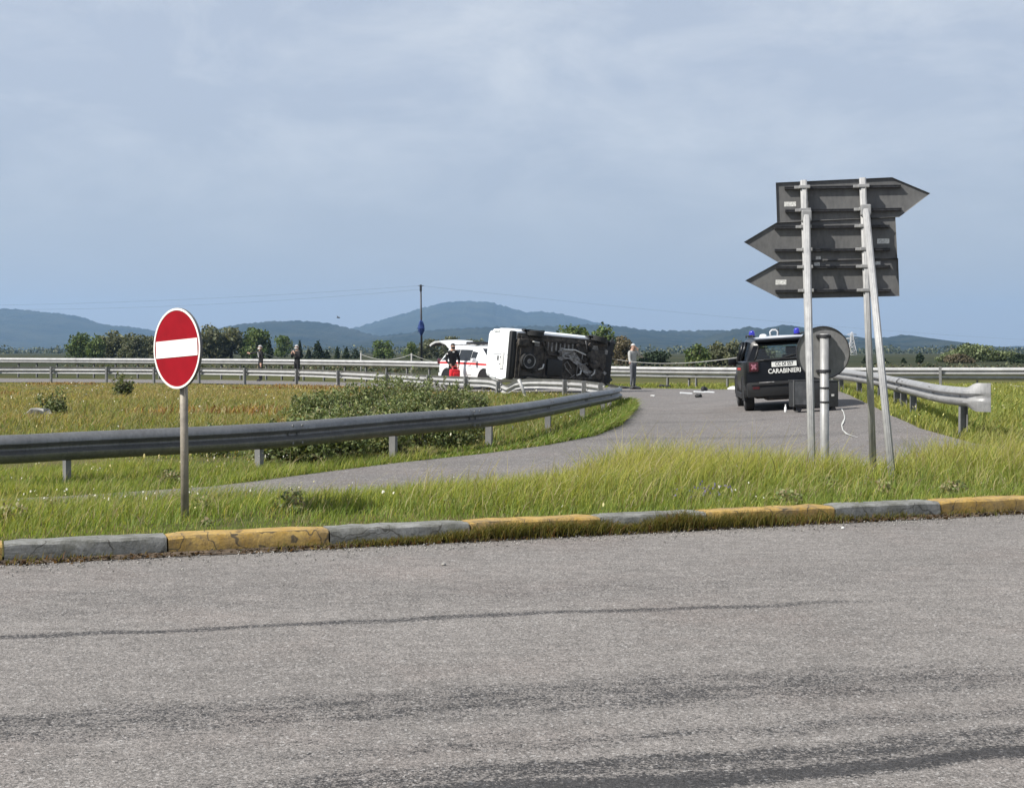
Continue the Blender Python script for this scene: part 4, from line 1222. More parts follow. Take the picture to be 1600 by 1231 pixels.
for k in range(14):
    a = Vector((random.uniform(2.1, 3.7), random.uniform(-.6, .6), .19)); 
    b = a + Vector((random.uniform(-.3, .3), random.uniform(-.35, .35), random.uniform(-.05, .04))); c = b + Vector((random.uniform(-.2, .2), random.uniform(-.2, .2), 0))
    bm = bmesh.new(); tube(bm, [a, b, c], random.uniform(.010, .022), 6)
    bm_obj('hose', bm, M['under_steel'], ub)
bm = bmesh.new()
for y in (-.42, .42): tube(bm, [(3.30, y * .9, .24), (3.36, y * 1.6, .28)], .035, 8); box(bm, (3.3, y, .24), (.26, .42, .05), (0, 0, .3 * (1 if y > 0 else -1)), .02)
bm_obj('control_arm', bm, M['under_steel'], ub)
for pts_ in ([(.98, .42, .17), (1.12, .36, .14), (1.18, .22, .17)], [(2.55, .52, .16), (2.68, .46, .13), (2.72, .34, .16)], [(3.15, .50, .15), (3.25, .40, .12), (3.28, .26, .15)], [(.66, -.52, .17), (.92, -.50, .16)], [(1.95, -.34, .18), (2.4, -.36, .17), (3.0, -.18, .17)]):
    bm = bmesh.new(); tube(bm, [Vector(q) for q in pts_], .026, 6); bm_obj('bracket', bm, M['label_paper'], ub)
for k in range(7):
    bm = bmesh.new(); box(bm, (1.35 + .17 * k, -.42 + .03 * (k % 2), .256), (.06, .30, .014), bev=.005); bm_obj('floor_rib', bm, M['under_steel'], ub)
for k in range(10):
    bm = bmesh.new(); box(bm, (random.uniform(2.3, 3.75), random.uniform(-.65, .65), random.uniform(.14, .2)), (random.uniform(.06, .2), random.uniform(.05, .16), .06), (0, 0, random.uniform(-.8, .8)), .012)
    bm_obj('engine_part', bm, M['under_steel'] if k % 3 == 0 else M['under'], ub)
for k in range(5):
    bm = bmesh.new(); box(bm, (.78 + .04 * k, -.44, .19), (.012, .12, .02)); bm_obj('spring_coil', bm, M['galv'], ub)
# spare wheel slung under the tail
mt = Matrix.Translation((.56, .16, .20)) @ Matrix.Rotation(R(180), 4, 'X')
bm = bmesh.new(); lathe(bm, [(.19, -.07), (.24, -.085), (.285, -.07), (.30, -.02), (.30, .03), (.285, .075), (.24, .09), (.19, .075)], mt, 28)
sp = bm_obj('spare_wheel', bm, M['rubber'], t, 35); 
bm = bmesh.new(); lathe(bm, [(.205, .072), (.15, .055), (.10, .06), (.06, .088), (.001, .088)], mt, 24)
bm_obj('rim', bm, M['under_steel'], sp, 40)
bm = bmesh.new(); lathe(bm, [(.205, .078), (.225, .092), (.245, .090), (.24, .080)], mt, 24, cap=False); bm_obj('dusty_sidewall', bm, M['under_steel'], sp, 40)
for sd in (1, -1):
    wheel(t, .80, sd * .80, .30, .31, .20, rim_m='under_steel'); arch(t, .80, sd * .916, .32, .37, 'black_plastic', .03)
    wheel(t, 3.42, sd * .79, .30, .31, .20, R(12), rim_m='under_steel'); arch(t, 3.42, sd * .90, .32, .37, 'black_plastic', .03)
bm = bmesh.new(); box(bm, (.045, 0, .41), (.20, 1.66, .17), bev=.05); box(bm, (.10, .10, .33), (.14, 1.3, .05), bev=.015)
bm_obj('rear_bumper', bm, M['black_plastic'], t, 40)
bm = bmesh.new(); box(bm, (3.98, .02, .42), (.22, 1.60, .30), (R(3), 0, R(4)), .07); box(bm, (3.93, .1, .26), (.24, 1.40, .05), (0, R(12), 0), .02); box(bm, (3.9, -.78, .55), (.32, .10, .34), (0, 0, .2), .04)
box(bm, (4.04, 0, .68), (.10, 1.30, .24), (0, 0, 0), .05)
for k in range(9): box(bm, (random.uniform(3.85, 4.1), random.uniform(-.8, .8), random.uniform(.2, .6)), (random.uniform(.1, .25), random.uniform(.1, .3), random.uniform(.04, .12)), (random.uniform(-.6, .6), random.uniform(-.6, .6), random.uniform(-.8, .8)), .01)
bm_obj('front_bumper', bm, M['black_plastic'], t, 40)
# rear door details
bm = bmesh.new(); box(bm, (-.002, .22, .80), (.012, .59, .18), bev=.004); bm_obj('recess_shade_outline', bm, M['bracket'], t)  # dark outline that paints the shade around the plate recess
bm = bmesh.new(); box(bm, (-.004, .22, .80), (.016, .56, .15), bev=.012); o = bm_obj('plate_recess', bm, M['white_paint'], t)
bm = bmesh.new(); box(bm, (-.016, .22, .80), (.006, .50, .105), bev=.003); o2 = bm_obj('number_plate', bm, M['label_paper'], o)
bm = bmesh.new(); box(bm, (-.012, .10, .90), (.014, .05, .03), bev=.006); box(bm, (-.012, .34, .90), (.014, .05, .03), bev=.006); bm_obj('plate_lamp', bm, M['bracket'], o)
bm = bmesh.new(); box(bm, (-.012, .14, 1.02), (.03, .16, .05), bev=.012); bm_obj('door_handle', bm, M['bracket'], t)
bm = bmesh.new(); box(bm, (-.003, .0, 1.02), (.008, .008, 1.18)); bm_obj('door_gap', bm, M['black_plastic'], t)
for sd in (1, -1):
    bm = bmesh.new(); box(bm, (.02, sd * .80, 1.20), (.10, .09, .34), (0, 0, sd * -.5), .03); bm_obj('tail_lamp', bm, M['dirty_white'], t, 40)

# dark equipment case standing behind the police car
cx, cy = (1271 - 800) / 71.5, 2200 / 71.5
cz = float(zr(cx, cy))
t = empty('equipment_case', (cx, cy, cz), 'dark wheeled equipment case standing behind the police car', 'case', rz=R(4))
bm = bmesh.new(); box(bm, (0, 0, .38), (1.0, .40, .56), bev=.03); bm_obj('box', bm, M['crate'], t, 40)
bm = bmesh.new(); box(bm, (-.30, -.205, .40), (.36, .02, .50), bev=.006); bm_obj('front_panel', bm, M['crate_panel'], t)
bm = bmesh.new(); box(bm, (-.495, -.21, .40), (.022, .025, .56), bev=.004); bm_obj('corner_strip', bm, M['alu'], t)
bm = bmesh.new(); box(bm, (0, 0, .67), (1.02, .42, .03), bev=.01); bm_obj('lid', bm, M['crate'], t)
for x in (-.36, .40):
    for y in (-.14, .14):
        bm = bmesh.new(); lathe(bm, [(.02, -.02), (.055, -.02), (.055, .02), (.02, .02)], Matrix.Translation((x, y, .052)) @ Matrix.Rotation(R(90), 4, 'X'), 12); box(bm, (x, y, .09), (.05, .05, .05))
        bm_obj('caster', bm, M['bracket'], t)
bm = bmesh.new(); box(bm, (.37, -.206, .36), (.06, .006, .05)); bm_obj('sticker', bm, M['label_paper'], t)
# little white bottle on the road beside it
px, d = 1227.5, 31.2
x = (px - 800) / F * d
t = empty('bottle', (x, d, float(zr(x, d))), 'small white plastic bottle standing on the tarmac behind the police car', 'bottle')
bm = bmesh.new(); lathe(bm, [(.028, 0), (.03, .02), (.03, .10), (.012, .135), (.012, .15)], None, 12); bm_obj('bottle_body', bm, M['white_paint'], t, 40)
bm = bmesh.new(); lathe(bm, [(.015, .15), (.015, .17)], None, 12); bm_obj('cap', bm, M['white_paint'], t)

# ------------------------------------------------------------------ people
def person(loc, rz, label, J, cols, hair='hair_dark', extra=None, s=1.0, group=None):
    """J overrides joint positions (figure faces -Y at rz 0); cols: upper, lower, sleeve materials"""
    base = {'pelvis': (0, 0, .94), 'waist': (0, .01, 1.08), 'chest': (0, .0, 1.30), 'neck': (0, .0, 1.47), 'head0': (0, -.015, 1.555), 'head1': (0, -.02, 1.64), 'crown': (0, -.005, 1.715)}
    for k, sx in (('l', 1), ('r', -1)):
        base.update({'hip' + k: (sx * .095, 0, .90), 'knee' + k: (sx * .105, -.02, .49), 'ankle' + k: (sx * .115, .02, .09), 'toe' + k: (sx * .13, -.15, .035),
                     'sho' + k: (sx * .185, .0, 1.405), 'elb' + k: (sx * .245, .03, 1.13), 'wri' + k: (sx * .25, -.05, .88), 'pal' + k: (sx * .25, -.07, .80)})
    base.update(J)
    rad = {'pelvis': (.155, .11), 'waist': (.135, .10), 'chest': (.165, .115), 'neck': (.058, .06), 'head0': (.072, .085), 'head1': (.082, .10), 'crown': (.055, .07)}
    for k in 'lr': rad.update({'hip' + k: (.095, .10), 'knee' + k: (.062, .065), 'ankle' + k: (.045, .05), 'toe' + k: (.042, .032), 'sho' + k: (.078, .075), 'elb' + k: (.052, .052), 'wri' + k: (.034, .034), 'pal' + k: (.038, .024)})
    names = list(base); pos = {k: Vector(v) for k, v in base.items()}
    edges = [('pelvis', 'waist'), ('waist', 'chest'), ('chest', 'neck'), ('neck', 'head0'), ('head0', 'head1'), ('head1', 'crown')]
    for k in 'lr':
        edges += [('pelvis', 'hip' + k), ('hip' + k, 'knee' + k), ('knee' + k, 'ankle' + k), ('ankle' + k, 'toe' + k), ('chest', 'sho' + k), ('sho' + k, 'elb' + k), ('elb' + k, 'wri' + k), ('wri' + k, 'pal' + k)]
        # hand: four fingers and a thumb fanning from the palm
        w, p = pos['wri' + k], pos['pal' + k]
        d = (p - w).normalized(); sd = d.cross(Vector((0, -1, .3))).normalized() * (1 if k == 'l' else -1); cu = d.cross(sd).normalized()
        for fi, (off, ln) in enumerate(((-.030, .062), (-.010, .075), (.010, .07), (.029, .055))):
            a = 'f%d%s' % (fi, k); b = 'g%d%s' % (fi, k)
            pos[a] = p + d * .035 + sd * off; pos[b] = pos[a] + d * ln * .85 + cu * ln * .35
            rad[a] = (.011, .011); rad[b] = (.008, .008); names += [a, b]; edges += [('pal' + k, a), (a, b)]
        a = 't%s' % k; b = 'u%s' % k
        pos[a] = w + d * .03 + sd * .045; pos[b] = pos[a] + d * .05 + sd * .018
        rad[a] = (.013, .013); rad[b] = (.009, .009); names += [a, b]; edges += [('wri' + k, a), (a, b)]
    idx = {n: i for i, n in enumerate(names)}
    me = bpy.data.meshes.new('body'); me.from_pydata([pos[n] for n in names], [(idx[a], idx[b]) for a, b in edges], [])
    o = bpy.data.objects.new('person', me); C.objects.link(o)
    sk = o.modifiers.new('skin', 'SKIN'); sk.use_smooth_shade = True
    for i, n in enumerate(names):
        v = me.skin_vertices[0].data[i]; v.radius = rad[n]; v.use_root = (n == 'pelvis')
    ss = o.modifiers.new('sub', 'SUBSURF'); ss.levels = 2; ss.render_levels = 2
    dg = bpy.context.evaluated_depsgraph_get()
    m2 = bpy.data.meshes.new_from_object(o.evaluated_get(dg)); m2.name = 'person'
    o.modifiers.clear(); o.data = m2
    mats = [M['skin'], M[cols[0]], M[cols[1]], M[cols[2]], M['shoe']]
    m2.materials.clear()
    for q in mats: m2.materials.append(q)
    # clothing regions by nearest bone
    A = np.array([pos[a] for a, b in edges]); B = np.array([pos[b] for a, b in edges])
    def cls(a, b):
        s_ = a + '|' + b
        if 'toe' in s_: return 4
        if any(q in s_ for q in ('hip', 'knee', 'ankle')): return 2
        if 'elb' in s_ or 'sho' in s_: return 3
        if a in ('waist', 'chest') and b in ('chest', 'neck'): return 1
        if a == 'pelvis': return 1
        return 0
    K = np.array([cls(a, b) for a, b in edges])
    cen = np.array([p.center for p in m2.polygons])
    dAB = B - A; den = (dAB ** 2).sum(1)
    tt = np.clip(((cen[:, None, :] - A[None]) * dAB[None]).sum(2) / den[None], 0, 1)
    dist = np.linalg.norm(cen[:, None, :] - (A[None] + tt[..., None] * dAB[None]), axis=2)
    kk = K[dist.argmin(1)]
    kk = np.where((kk == 1) & (cen[:, 2] > 1.475), 0, kk)
    m2.polygons.foreach_set('material_index', kk.astype(np.int32))
    m2.polygons.foreach_set('use_smooth', np.ones(len(kk), bool))
    o.location = loc; o.rotation_euler = (0, 0, rz); o.scale = (s, s, s)
    tag(o, label, 'person', group)
    h0 = pos['head1']
    if hair:
        bm = bmesh.new()
        bmesh.ops.create_uvsphere(bm, u_segments=16, v_segments=10, radius=1)
        for v in list(bm.verts):
            if v.co.z < .05 and v.co.y < .25 or v.co.z < -.55: bm.verts.remove(v)
        for v in bm.verts: v.co = Vector((v.co.x * .090, v.co.y * .112 + .008, v.co.z * .105)) + h0 + Vector((0, .0, .012))
        bm_obj('hair', bm, M[hair], o, 60)
    bm = bmesh.new()
    tube(bm, [h0 + Vector((0, -.095, .015)), h0 + Vector((0, -.125, -.02)), h0 + Vector((0, -.10, -.032))], [.010, .016, .010], 6)
    for sx in (-1, 1): box(bm, h0 + Vector((sx * .084, .012, -.005)), (.016, .035, .058), bev=.006)
    bm_obj('nose_and_ears', bm, M['skin'], o)
    bm = bmesh.new()
    for sx in (-1, 1): bmesh.ops.create_uvsphere(bm, u_segments=8, v_segments=6, radius=.010, matrix=Matrix.Translation(h0 + Vector((sx * .032, -.096, .018))))
    box(bm, h0 + Vector((0, -.092, -.062)), (.045, .012, .009), bev=.003)
    bm_obj('eyes_and_mouth', bm, M['hair_dark'], o)
    if extra: extra(o, pos)
    return o
def mask(col):
    def f(o, pos):
        h0 = pos['head1']; bm = bmesh.new(); bmesh.ops.create_uvsphere(bm, u_segments=12, v_segments=8, radius=1)
        for v in list(bm.verts):
            if v.co.y > .1: bm.verts.remove(v)
        for v in bm.verts: v.co = Vector((v.co.x * .080, v.co.y * .112, v.co.z * .052)) + h0 + Vector((0, -.012, -.055))
        bm_obj('face_mask', bm, M[col], o, 60)
    return f
def ground_at(px, d):
    x = (px - 800) / F * d
    return Vector((x, d, float(zr(x, d)) + .0))
def p1x(o, pos):
    mask('white_cloth')(o, pos)
    bm = bmesh.new(); box(bm, (.0, -.118, 1.28), (.05, .02, .26), (R(8), 0, R(0)), .008); bm_obj('collar_flap', bm, M['white_cloth'], o)
person(ground_at(407, 68.4), R(-60), 'person in black pointing to the left with an outstretched arm, behind the crash barrier',
       {'elbr': (-.42, -.16, 1.37), 'wrir': (-.62, -.30, 1.36), 'palr': (-.69, -.35, 1.37)}, ('black_cloth', 'black_cloth', 'black_cloth'), 'hair_grey', p1x)
def p2x(o, pos):
    mask('white_cloth')(o, pos)
person(ground_at(464, 68.2), R(-35), 'person in a dark jacket holding both hands up near the face, behind the crash barrier',
       {'elbl': (.24, -.10, 1.14), 'wril': (.10, -.27, 1.33), 'pall': (.06, -.29, 1.40), 'elbr': (-.24, -.10, 1.14), 'wrir': (-.10, -.27, 1.30), 'palr': (-.06, -.29, 1.37)},
       ('black_cloth', 'black_cloth', 'black_cloth'), 'hair_grey', p2x, 1.01)
def p3x(o, pos):
    mask('black_cloth')(o, pos)
    bm = bmesh.new(); box(bm, pos['shor'] + Vector((-.05, -.045, -.06)), (.05, .05, .05), (0, .3, .2), .01); bm_obj('shoulder_patch', bm, M['white_cloth'], o)
    bm = bmesh.new(); box(bm, (0, -.075, 1.42), (.07, .05, .05), bev=.01); bm_obj('collar', bm, M['white_cloth'], o)
person(ground_at(707.5, 53.6), R(25), 'person in black carrying a red bag beside the white medical SUV',
       {'elbr': (-.29, .0, 1.14), 'wrir': (-.20, -.17, .95), 'palr': (-.14, -.20, .88), 'elbl': (.27, .02, 1.12), 'wril': (.20, -.12, .92), 'pall': (.16, -.17, .85)},
       ('black_cloth', 'black_cloth', 'black_cloth'), 'hair_dark', p3x, 1.0)
g = ground_at(707.5, 53.6)
t = empty('bag', g + Vector((-.02 + .10, -.26, .42)), 'bright red nylon medical bag held by the person beside the SUV', 'bag', rz=R(25))
bm = bmesh.new(); box(bm, (0, 0, .17), (.40, .22, .36), (0, R(3), 0), .07); bm_obj('bag_body', bm, M['red_cloth'], t, 50)
bm = bmesh.new(); box(bm, (.02, -.12, .12), (.26, .06, .20), bev=.03); bm_obj('front_pocket', bm, M['red_cloth'], t, 50)
bm = bmesh.new(); tube(bm, [(-.12, -.05, .34), (-.08, .0, .44), (.02, .02, .46), (.10, .0, .43), (.13, -.05, .34)], .014, 6); bm_obj('handle', bm, M['red_cloth'], t)
person(ground_at(989, 55.9) + Vector((0, 0, 0)), R(35), 'person in pale grey top and blue-grey trousers with a hand at the face',
       {'elbr': (-.27, -.12, 1.12), 'wrir': (-.34, -.24, 1.00), 'palr': (-.40, -.27, .98), 'elbl': (.30, -.10, 1.24), 'wril': (.12, -.16, 1.48), 'pall': (.09, -.14, 1.55),
        'hipl': (.07, 0, .90), 'hipr': (-.07, 0, .90), 'kneel': (.075, -.02, .49), 'kneer': (-.07, -.02, .49), 'anklel': (.085, .02, .09), 'ankler': (-.075, .03, .09), 'toel': (.10, -.14, .035), 'toer': (-.10, -.13, .035)},
       ('grey_cloth', 'bluegrey_cloth', 'grey_cloth'), 'hair_grey', None, 1.0)

# ------------------------------------------------------------------ road debris, chalk, tape, stones
def chunk(name, label, cat, px, y, size, m, seed, rzv=0.0):
    s = (y - HOR) / 1.42; d = F / s; x = (px - 800) / s
    rg = random.Random(seed); bm = bmesh.new()
    bmesh.ops.create_icosphere(bm, subdivisions=2, radius=.5)
    for v in bm.verts:
        k = .75 + .5 * rg.random(); v.co = Vector((v.co.x * size[0] * k, v.co.y * size[1] * k, max(-.15, v.co.z + .25) * size[2] * k))
    o = bm_obj(name, bm, M[m]); o.location = (x, d, float(zr(x, d))); o.rotation_euler = (0, 0, rzv)
    return tag(o, label, cat)
chunk('debris', 'black plastic fragment on the tarmac right beside the rail end', 'debris', 972, 607, (.55, .5, .12), 'rubble_dark', 1, .2)
chunk('debris', 'black plastic fragment on the tarmac at the feet of the grey-dressed man', 'debris', 992, 608, (.5, .4, .14), 'rubble_dark', 2, .1)
chunk('debris', 'dark lump lying in the verge grass between the grey-dressed man and the police car', 'debris', 1037, 605.5, (.5, .3, .16), 'rubble_dark', 3)
chunk('debris', 'small dark lump on the open tarmac left of the police car', 'debris', 1091, 624, (.22, .2, .14), 'rubble_dark', 4)
chunk('debris', 'small dark lump beside the long white strips on the tarmac', 'debris', 1100, 611.5, (.24, .3, .22), 'rubble_dark', 5)
chunk('debris', 'white crumpled fragment at the tarmac edge beside the police car', 'debris', 1145, 609, (.42, .3, .16), 'white_paint', 6)
chunk('debris', 'small pale fragment on the tarmac below the grey-dressed man', 'debris', 1020, 619, (.16, .16, .06), 'label_paper', 16)
for px, y, w, rz, lab in ((1096, 615.5, .52, .03, 'long white trim strip lying on the tarmac, left one of two'), (1108, 616, .34, -.05, 'short white trim strip lying on the tarmac, right one of two'), (1072, 617.5, .4, .02, 'thin pale trim strip lying alone on the tarmac')):
    s = (y - HOR) / 1.42; bm = bmesh.new(); box(bm, (0, 0, .03), (w, .16, .05), (0, .06, 0), .01)
    o = bm_obj('trim_strip', bm, M['white_paint']); x = (px - 800) / s; o.location = (x, F / s, float(zr(x, F / s))); o.rotation_euler = (0, 0, rz); tag(o, lab, 'debris', 'trim strips on the tarmac')
pts = [(1314, 641), (1318, 646), (1320, 653), (1317, 658), (1315, 661), (1317, 666), (1323, 670), (1332, 672.5), (1340, 674)]
W_ = []
for px, y in pts:
    s = (y - HOR) / 1.29; W_.append(Vector(((px - 800) / s, F / s, 0)))
bm = bmesh.new(); prev = None
for i, p in enumerate(W_):
    tt_ = (W_[min(i + 1, len(W_) - 1)] - W_[max(i - 1, 0)]).normalized(); nn = Vector((-tt_.y, tt_.x, 0)); w = .010 if i % 3 else .020
    a, b = p + nn * w, p - nn * w
    a.z = float(zr(a.x, a.y)) + .014; b.z = float(zr(b.x, b.y)) + .014
    c = (bm.verts.new(a), bm.verts.new(b))
    if prev: bm.faces.new((prev[0], prev[1], c[1], c[0]))
    prev = c
tag(bm_obj('chalk_mark', bm, M['chalk']), 'white chalk scrawl on the tarmac to the right of the equipment case', 'road marking')

def tape(label, a, b, sag, w=.07, n=24):
    bm = bmesh.new(); prev = None
    a, b = Vector(a), Vector(b)
    for i in range(n + 1):
        f = i / n; p = a.lerp(b, f); p.z -= sag * 4 * f * (1 - f); tw = .3 * math.sin(f * 9)
        off = Vector((0, math.sin(tw), math.cos(tw))) * w / 2
        c = (bm.verts.new(p + off), bm.verts.new(p - off))
        if prev: bm.faces.new((prev[0], prev[1], c[1], c[0]))
        prev = c
    return tag(bm_obj('barrier_tape', bm, M['tape']), label, 'tape')
stakes = []
for px, y, d, lab in ((564, 551, 74.5, 'thin pale stake behind the far rail, left of the round green tree'), (643, 552, 70.5, 'thin pale stake behind the far rail, next to the tall dark pole')):
    p = P(px, y, d); g_ = gnd(p.x, p.y)
    bm = bmesh.new(); tube(bm, [(0, 0, -.1), (0, 0, p.z - g_)], .04, 8)
    o = bm_obj('stake', bm, M['tape']); o.location = (p.x, p.y, g_); tag(o, lab, 'post'); stakes.append(p)
tape('pale barrier tape sagging between the two thin stakes', stakes[0] - Vector((0, 0, .08)), stakes[1] - Vector((0, 0, .04)), .28, .026)
tape('pale barrier tape running down from the stake by the tall pole towards the SUV', stakes[1] - Vector((0, 0, .05)), P(690, 568, 68), .05, .026)
tape('pale barrier tape running from behind the pointing person down to the far rail', P(405, 549, 72.5), P(436, 559, 73.0), .03, .026)
tape('long pale barrier tape sagging from the overturned van to the police car', P(955, 560, 51), P(1164, 556.5, 34.8), .18, .022, 40)

chunk('rock', 'rough grey rock half buried in the grass at the right edge', 'rock', 1592, 616, (1.1, .6, .34), 'stone', 7)
chunk('debris', 'dark torn piece leaning on the grey rock at the right edge', 'debris', 1578, 611, (.35, .2, .30), 'rubble_dark', 8, .5)
for o_ in list(C.objects)[-2:]:
    o_.location.z = gnd(o_.location.x, o_.location.y) + .0
chunk('rock', 'pale stone in the dry grass beside the dark bush on the left', 'rock', 58, 652, (.55, .4, .30), 'stone', 9)
def pebble(px, y, r, lab, m='stone'):
    s = (y - HOR) / CAMZ; bm = bmesh.new(); bmesh.ops.create_icosphere(bm, subdivisions=2, radius=r); rg = random.Random(px)
    for v in bm.verts: v.co = Vector((v.co.x * (1 + .3 * rg.random()), v.co.y, v.co.z * .75)) * (.85 + .3 * rg.random())
    o = bm_obj('stone', bm, M[m], None, 60); o.location = ((px - 800) / s, F / s, r * .55); tag(o, lab, 'stone')
pebble(72, 876, .016, 'white stone at the foot of the grey kerb on the left', 'chalk')
pebble(693, 883, .012, 'pale flat stone on the near road in front of the kerb', 'stone')
pebble(1317, 826, .013, 'pale stone on the road below the dark grey kerb stone on the right', 'label_paper')
# loose grit along the kerb
n = 2600
ts = RNG.uniform(-2, 10.5, n); off = np.abs(RNG.normal(.05, .22, n)) + .015
gx = KO.x + KD.x * ts + KD.y * off; gy = KO.y + KD.y * ts - KD.x * off; r = RNG.uniform(.003, .008, n)
base = np.array([(1, 0, 0), (0, 1, 0), (-1, 0, 0), (0, -1, 0), (0, 0, 1), (0, 0, -.3)])
fc = np.array([(0, 1, 4), (1, 2, 4), (2, 3, 4), (3, 0, 4), (1, 0, 5), (2, 1, 5), (3, 2, 5), (0, 3, 5)])
Vv = (base[None] * r[:, None, None] * RNG.uniform(.7, 1.4, (n, 6, 1)) + np.stack([gx, gy, r * .4 + .003], 1)[:, None, :]).reshape(-1, 3)
Ff = (fc[None] + (np.arange(n) * 6)[:, None, None]).reshape(-1, 3)
cc = np.repeat(RNG.uniform(.08, .5, (n, 1)) * np.array([[1, .96, .9]]), 6, 0)
tag(np_mesh('gravel', Vv, [Ff], M['petal'], col=cc), kind='stuff')

# ------------------------------------------------------------------ poles, wires, pylon
pb = P(657.5, 575, 150); pb.z = gnd(pb.x, pb.y); pt = P(657, 445, 150)
t = empty('utility_pole', pb, 'tall thin dark utility pole with blue netting halfway up', 'pole')
H = pt.z - pb.z
bm = bmesh.new(); tube(bm, [(.10, 0, -.3), (0, 0, H)], [.13, .08], 10); bm_obj('shaft', bm, M['bracket'], t)
bm = bmesh.new(); box(bm, (0, 0, H - .35), (.24, .24, .72), bev=.05); tube(bm, [(-.3, 0, H - .1), (.3, 0, H - .1)], .03, 6); bm_obj('insulator_box', bm, M['bracket'], t)
bm = bmesh.new(); zb = H - (512 - 445) / F * 150
prof = [(.10, .75), (.20, .55), (.30, .2), (.36, -.1), (.30, -.45), (.16, -.75), (.10, -.9)]
rg = random.Random(3); rings = []
for r_, h_ in prof: rings.append([bm.verts.new((r_ * (.7 + .6 * rg.random()) * math.cos(a * math.pi / 5) + .03, r_ * (.7 + .6 * rg.random()) * math.sin(a * math.pi / 5), zb + h_ + .1 * rg.random())) for a in range(10)])
for i in range(len(prof) - 1):
    for k in range(10): bm.faces.new((rings[i][k], rings[i][(k + 1) % 10], rings[i + 1][(k + 1) % 10], rings[i + 1][k]))
for k in range(9):
    a = rg.uniform(0, 6.28); tube(bm, [(.2 * math.cos(a), .2 * math.sin(a), zb + rg.uniform(-.5, .4)), (.42 * math.cos(a), .42 * math.sin(a), zb + rg.uniform(-.6, .6))], .025, 5)
bm_obj('blue_netting', bm, M['blue_net'], t)
def wire(a, b, sag, lab, r=.007):
    bm = bmesh.new(); n = 30
    tube(bm, [Vector(a).lerp(Vector(b), i / n) - Vector((0, 0, sag * 4 * (i / n) * (1 - i / n))) for i in range(n + 1)], r, 5)
    return tag(bm_obj('overhead_cable', bm, M['wire']), lab, 'cable', 'overhead cables from the utility pole')
lp = P(-180, 478, 185); rp = P(1900, 540, 330)
for k, p in enumerate((lp, rp)):
    g_ = gnd(p.x, p.y); bm = bmesh.new(); tube(bm, [(0, 0, -.3), (0, 0, p.z - g_ + .3)], [.13, .09], 8); tube(bm, [(-.4, 0, p.z - g_), (.4, 0, p.z - g_)], .04, 6)
    o = bm_obj('utility_pole', bm, M['wood']); o.location = (p.x, p.y, g_); tag(o, ('wooden cable pole beyond the left end of the barrier', 'wooden cable pole in the fields far to the right')[k], 'pole')
wire(pt - Vector((.0, 0, .1)), lp, .6, 'upper overhead cable running left from the dark pole')
wire(pt - Vector((.0, 0, .5)), lp - Vector((0, 0, .2)), 1.0, 'lower overhead cable running left from the dark pole')
wire(pt - Vector((.0, 0, .1)), rp, 1.6, 'overhead cable running right from the dark pole across the hills')

pp = P(1331, 572, 560); pp.z = gnd(pp.x, pp.y)
Hp = (pp.z * 0 + CAMZ + (550 - 519) / F * 560) - pp.z
t = empty('lattice_pylon', pp, 'pale steel lattice pylon between the round sign and the braced post', 'pylon')
bm = bmesh.new()
lv = [0, .22, .42, .58, .70, .80, .88, 1.0]; wd = [1.75, 1.35, 1.0, .75, .6, .5, .42, .12]
def leg(f, sx, sy, i): return Vector((sx * wd[i], sy * wd[i], Hp * lv[i]))
for sx in (-1, 1):
    for sy in (-1, 1):
        tube(bm, [leg(0, sx, sy, i) for i in range(8)], .12, 5)
bm_obj('corner_leg', bm, M['pylon'], t)
bm = bmesh.new()
for i in range(7):
    for (a, b) in (((-1, -1), (1, -1)), ((1, -1), (1, 1)), ((1, 1), (-1, 1)), ((-1, 1), (-1, -1))):
        tube(bm, [leg(0, *a, i), leg(0, *b, i + 1)], .07, 4); tube(bm, [leg(0, *b, i), leg(0, *a, i + 1)], .07, 4); tube(bm, [leg(0, *a, i), leg(0, *b, i)], .07, 4)
bm_obj('cross_bracing', bm, M['pylon'], t)
for i, w in ((4, 2.6), (6, 2.0)):
    bm = bmesh.new(); z = Hp * lv[i]
    for sy in (-.4, .4): tube(bm, [(-w, 0, z + .1), (0, sy, z), (w, 0, z + .1)], .08, 4); tube(bm, [(-w, 0, z + .1), (0, sy, z + .8), (w, 0, z + .1)], .08, 4)
    bm_obj('cross_arm', bm, M['pylon'], t)

bp_ = P(528.5, 496.5, 80); bm = bmesh.new()
tube(bm, [(-.10, 0, 0), (-.04, 0, .01), (.06, 0, .0), (.12, 0, -.005)], [.01, .03, .028, .008], 8)
for s in (-1, 1):
    vs = [bm.verts.new(v) for v in ((-.04, 0, .02), (.05, 0, .02), (.02, s * .18, .07), (-.03, s * .17, .07), )]; bm.faces.new(vs)
    vs = [bm.verts.new(v) for v in ((-.03, s * .17, .07), (.02, s * .18, .07), (-.05, s * .36, .03))]; bm.faces.new(vs)
o = bm_obj('bird', bm, M['rubble_dark']); o.location = bp_; o.rotation_euler = (.2, 0, .5); tag(o, 'tiny dark bird flying above the hills', 'bird')

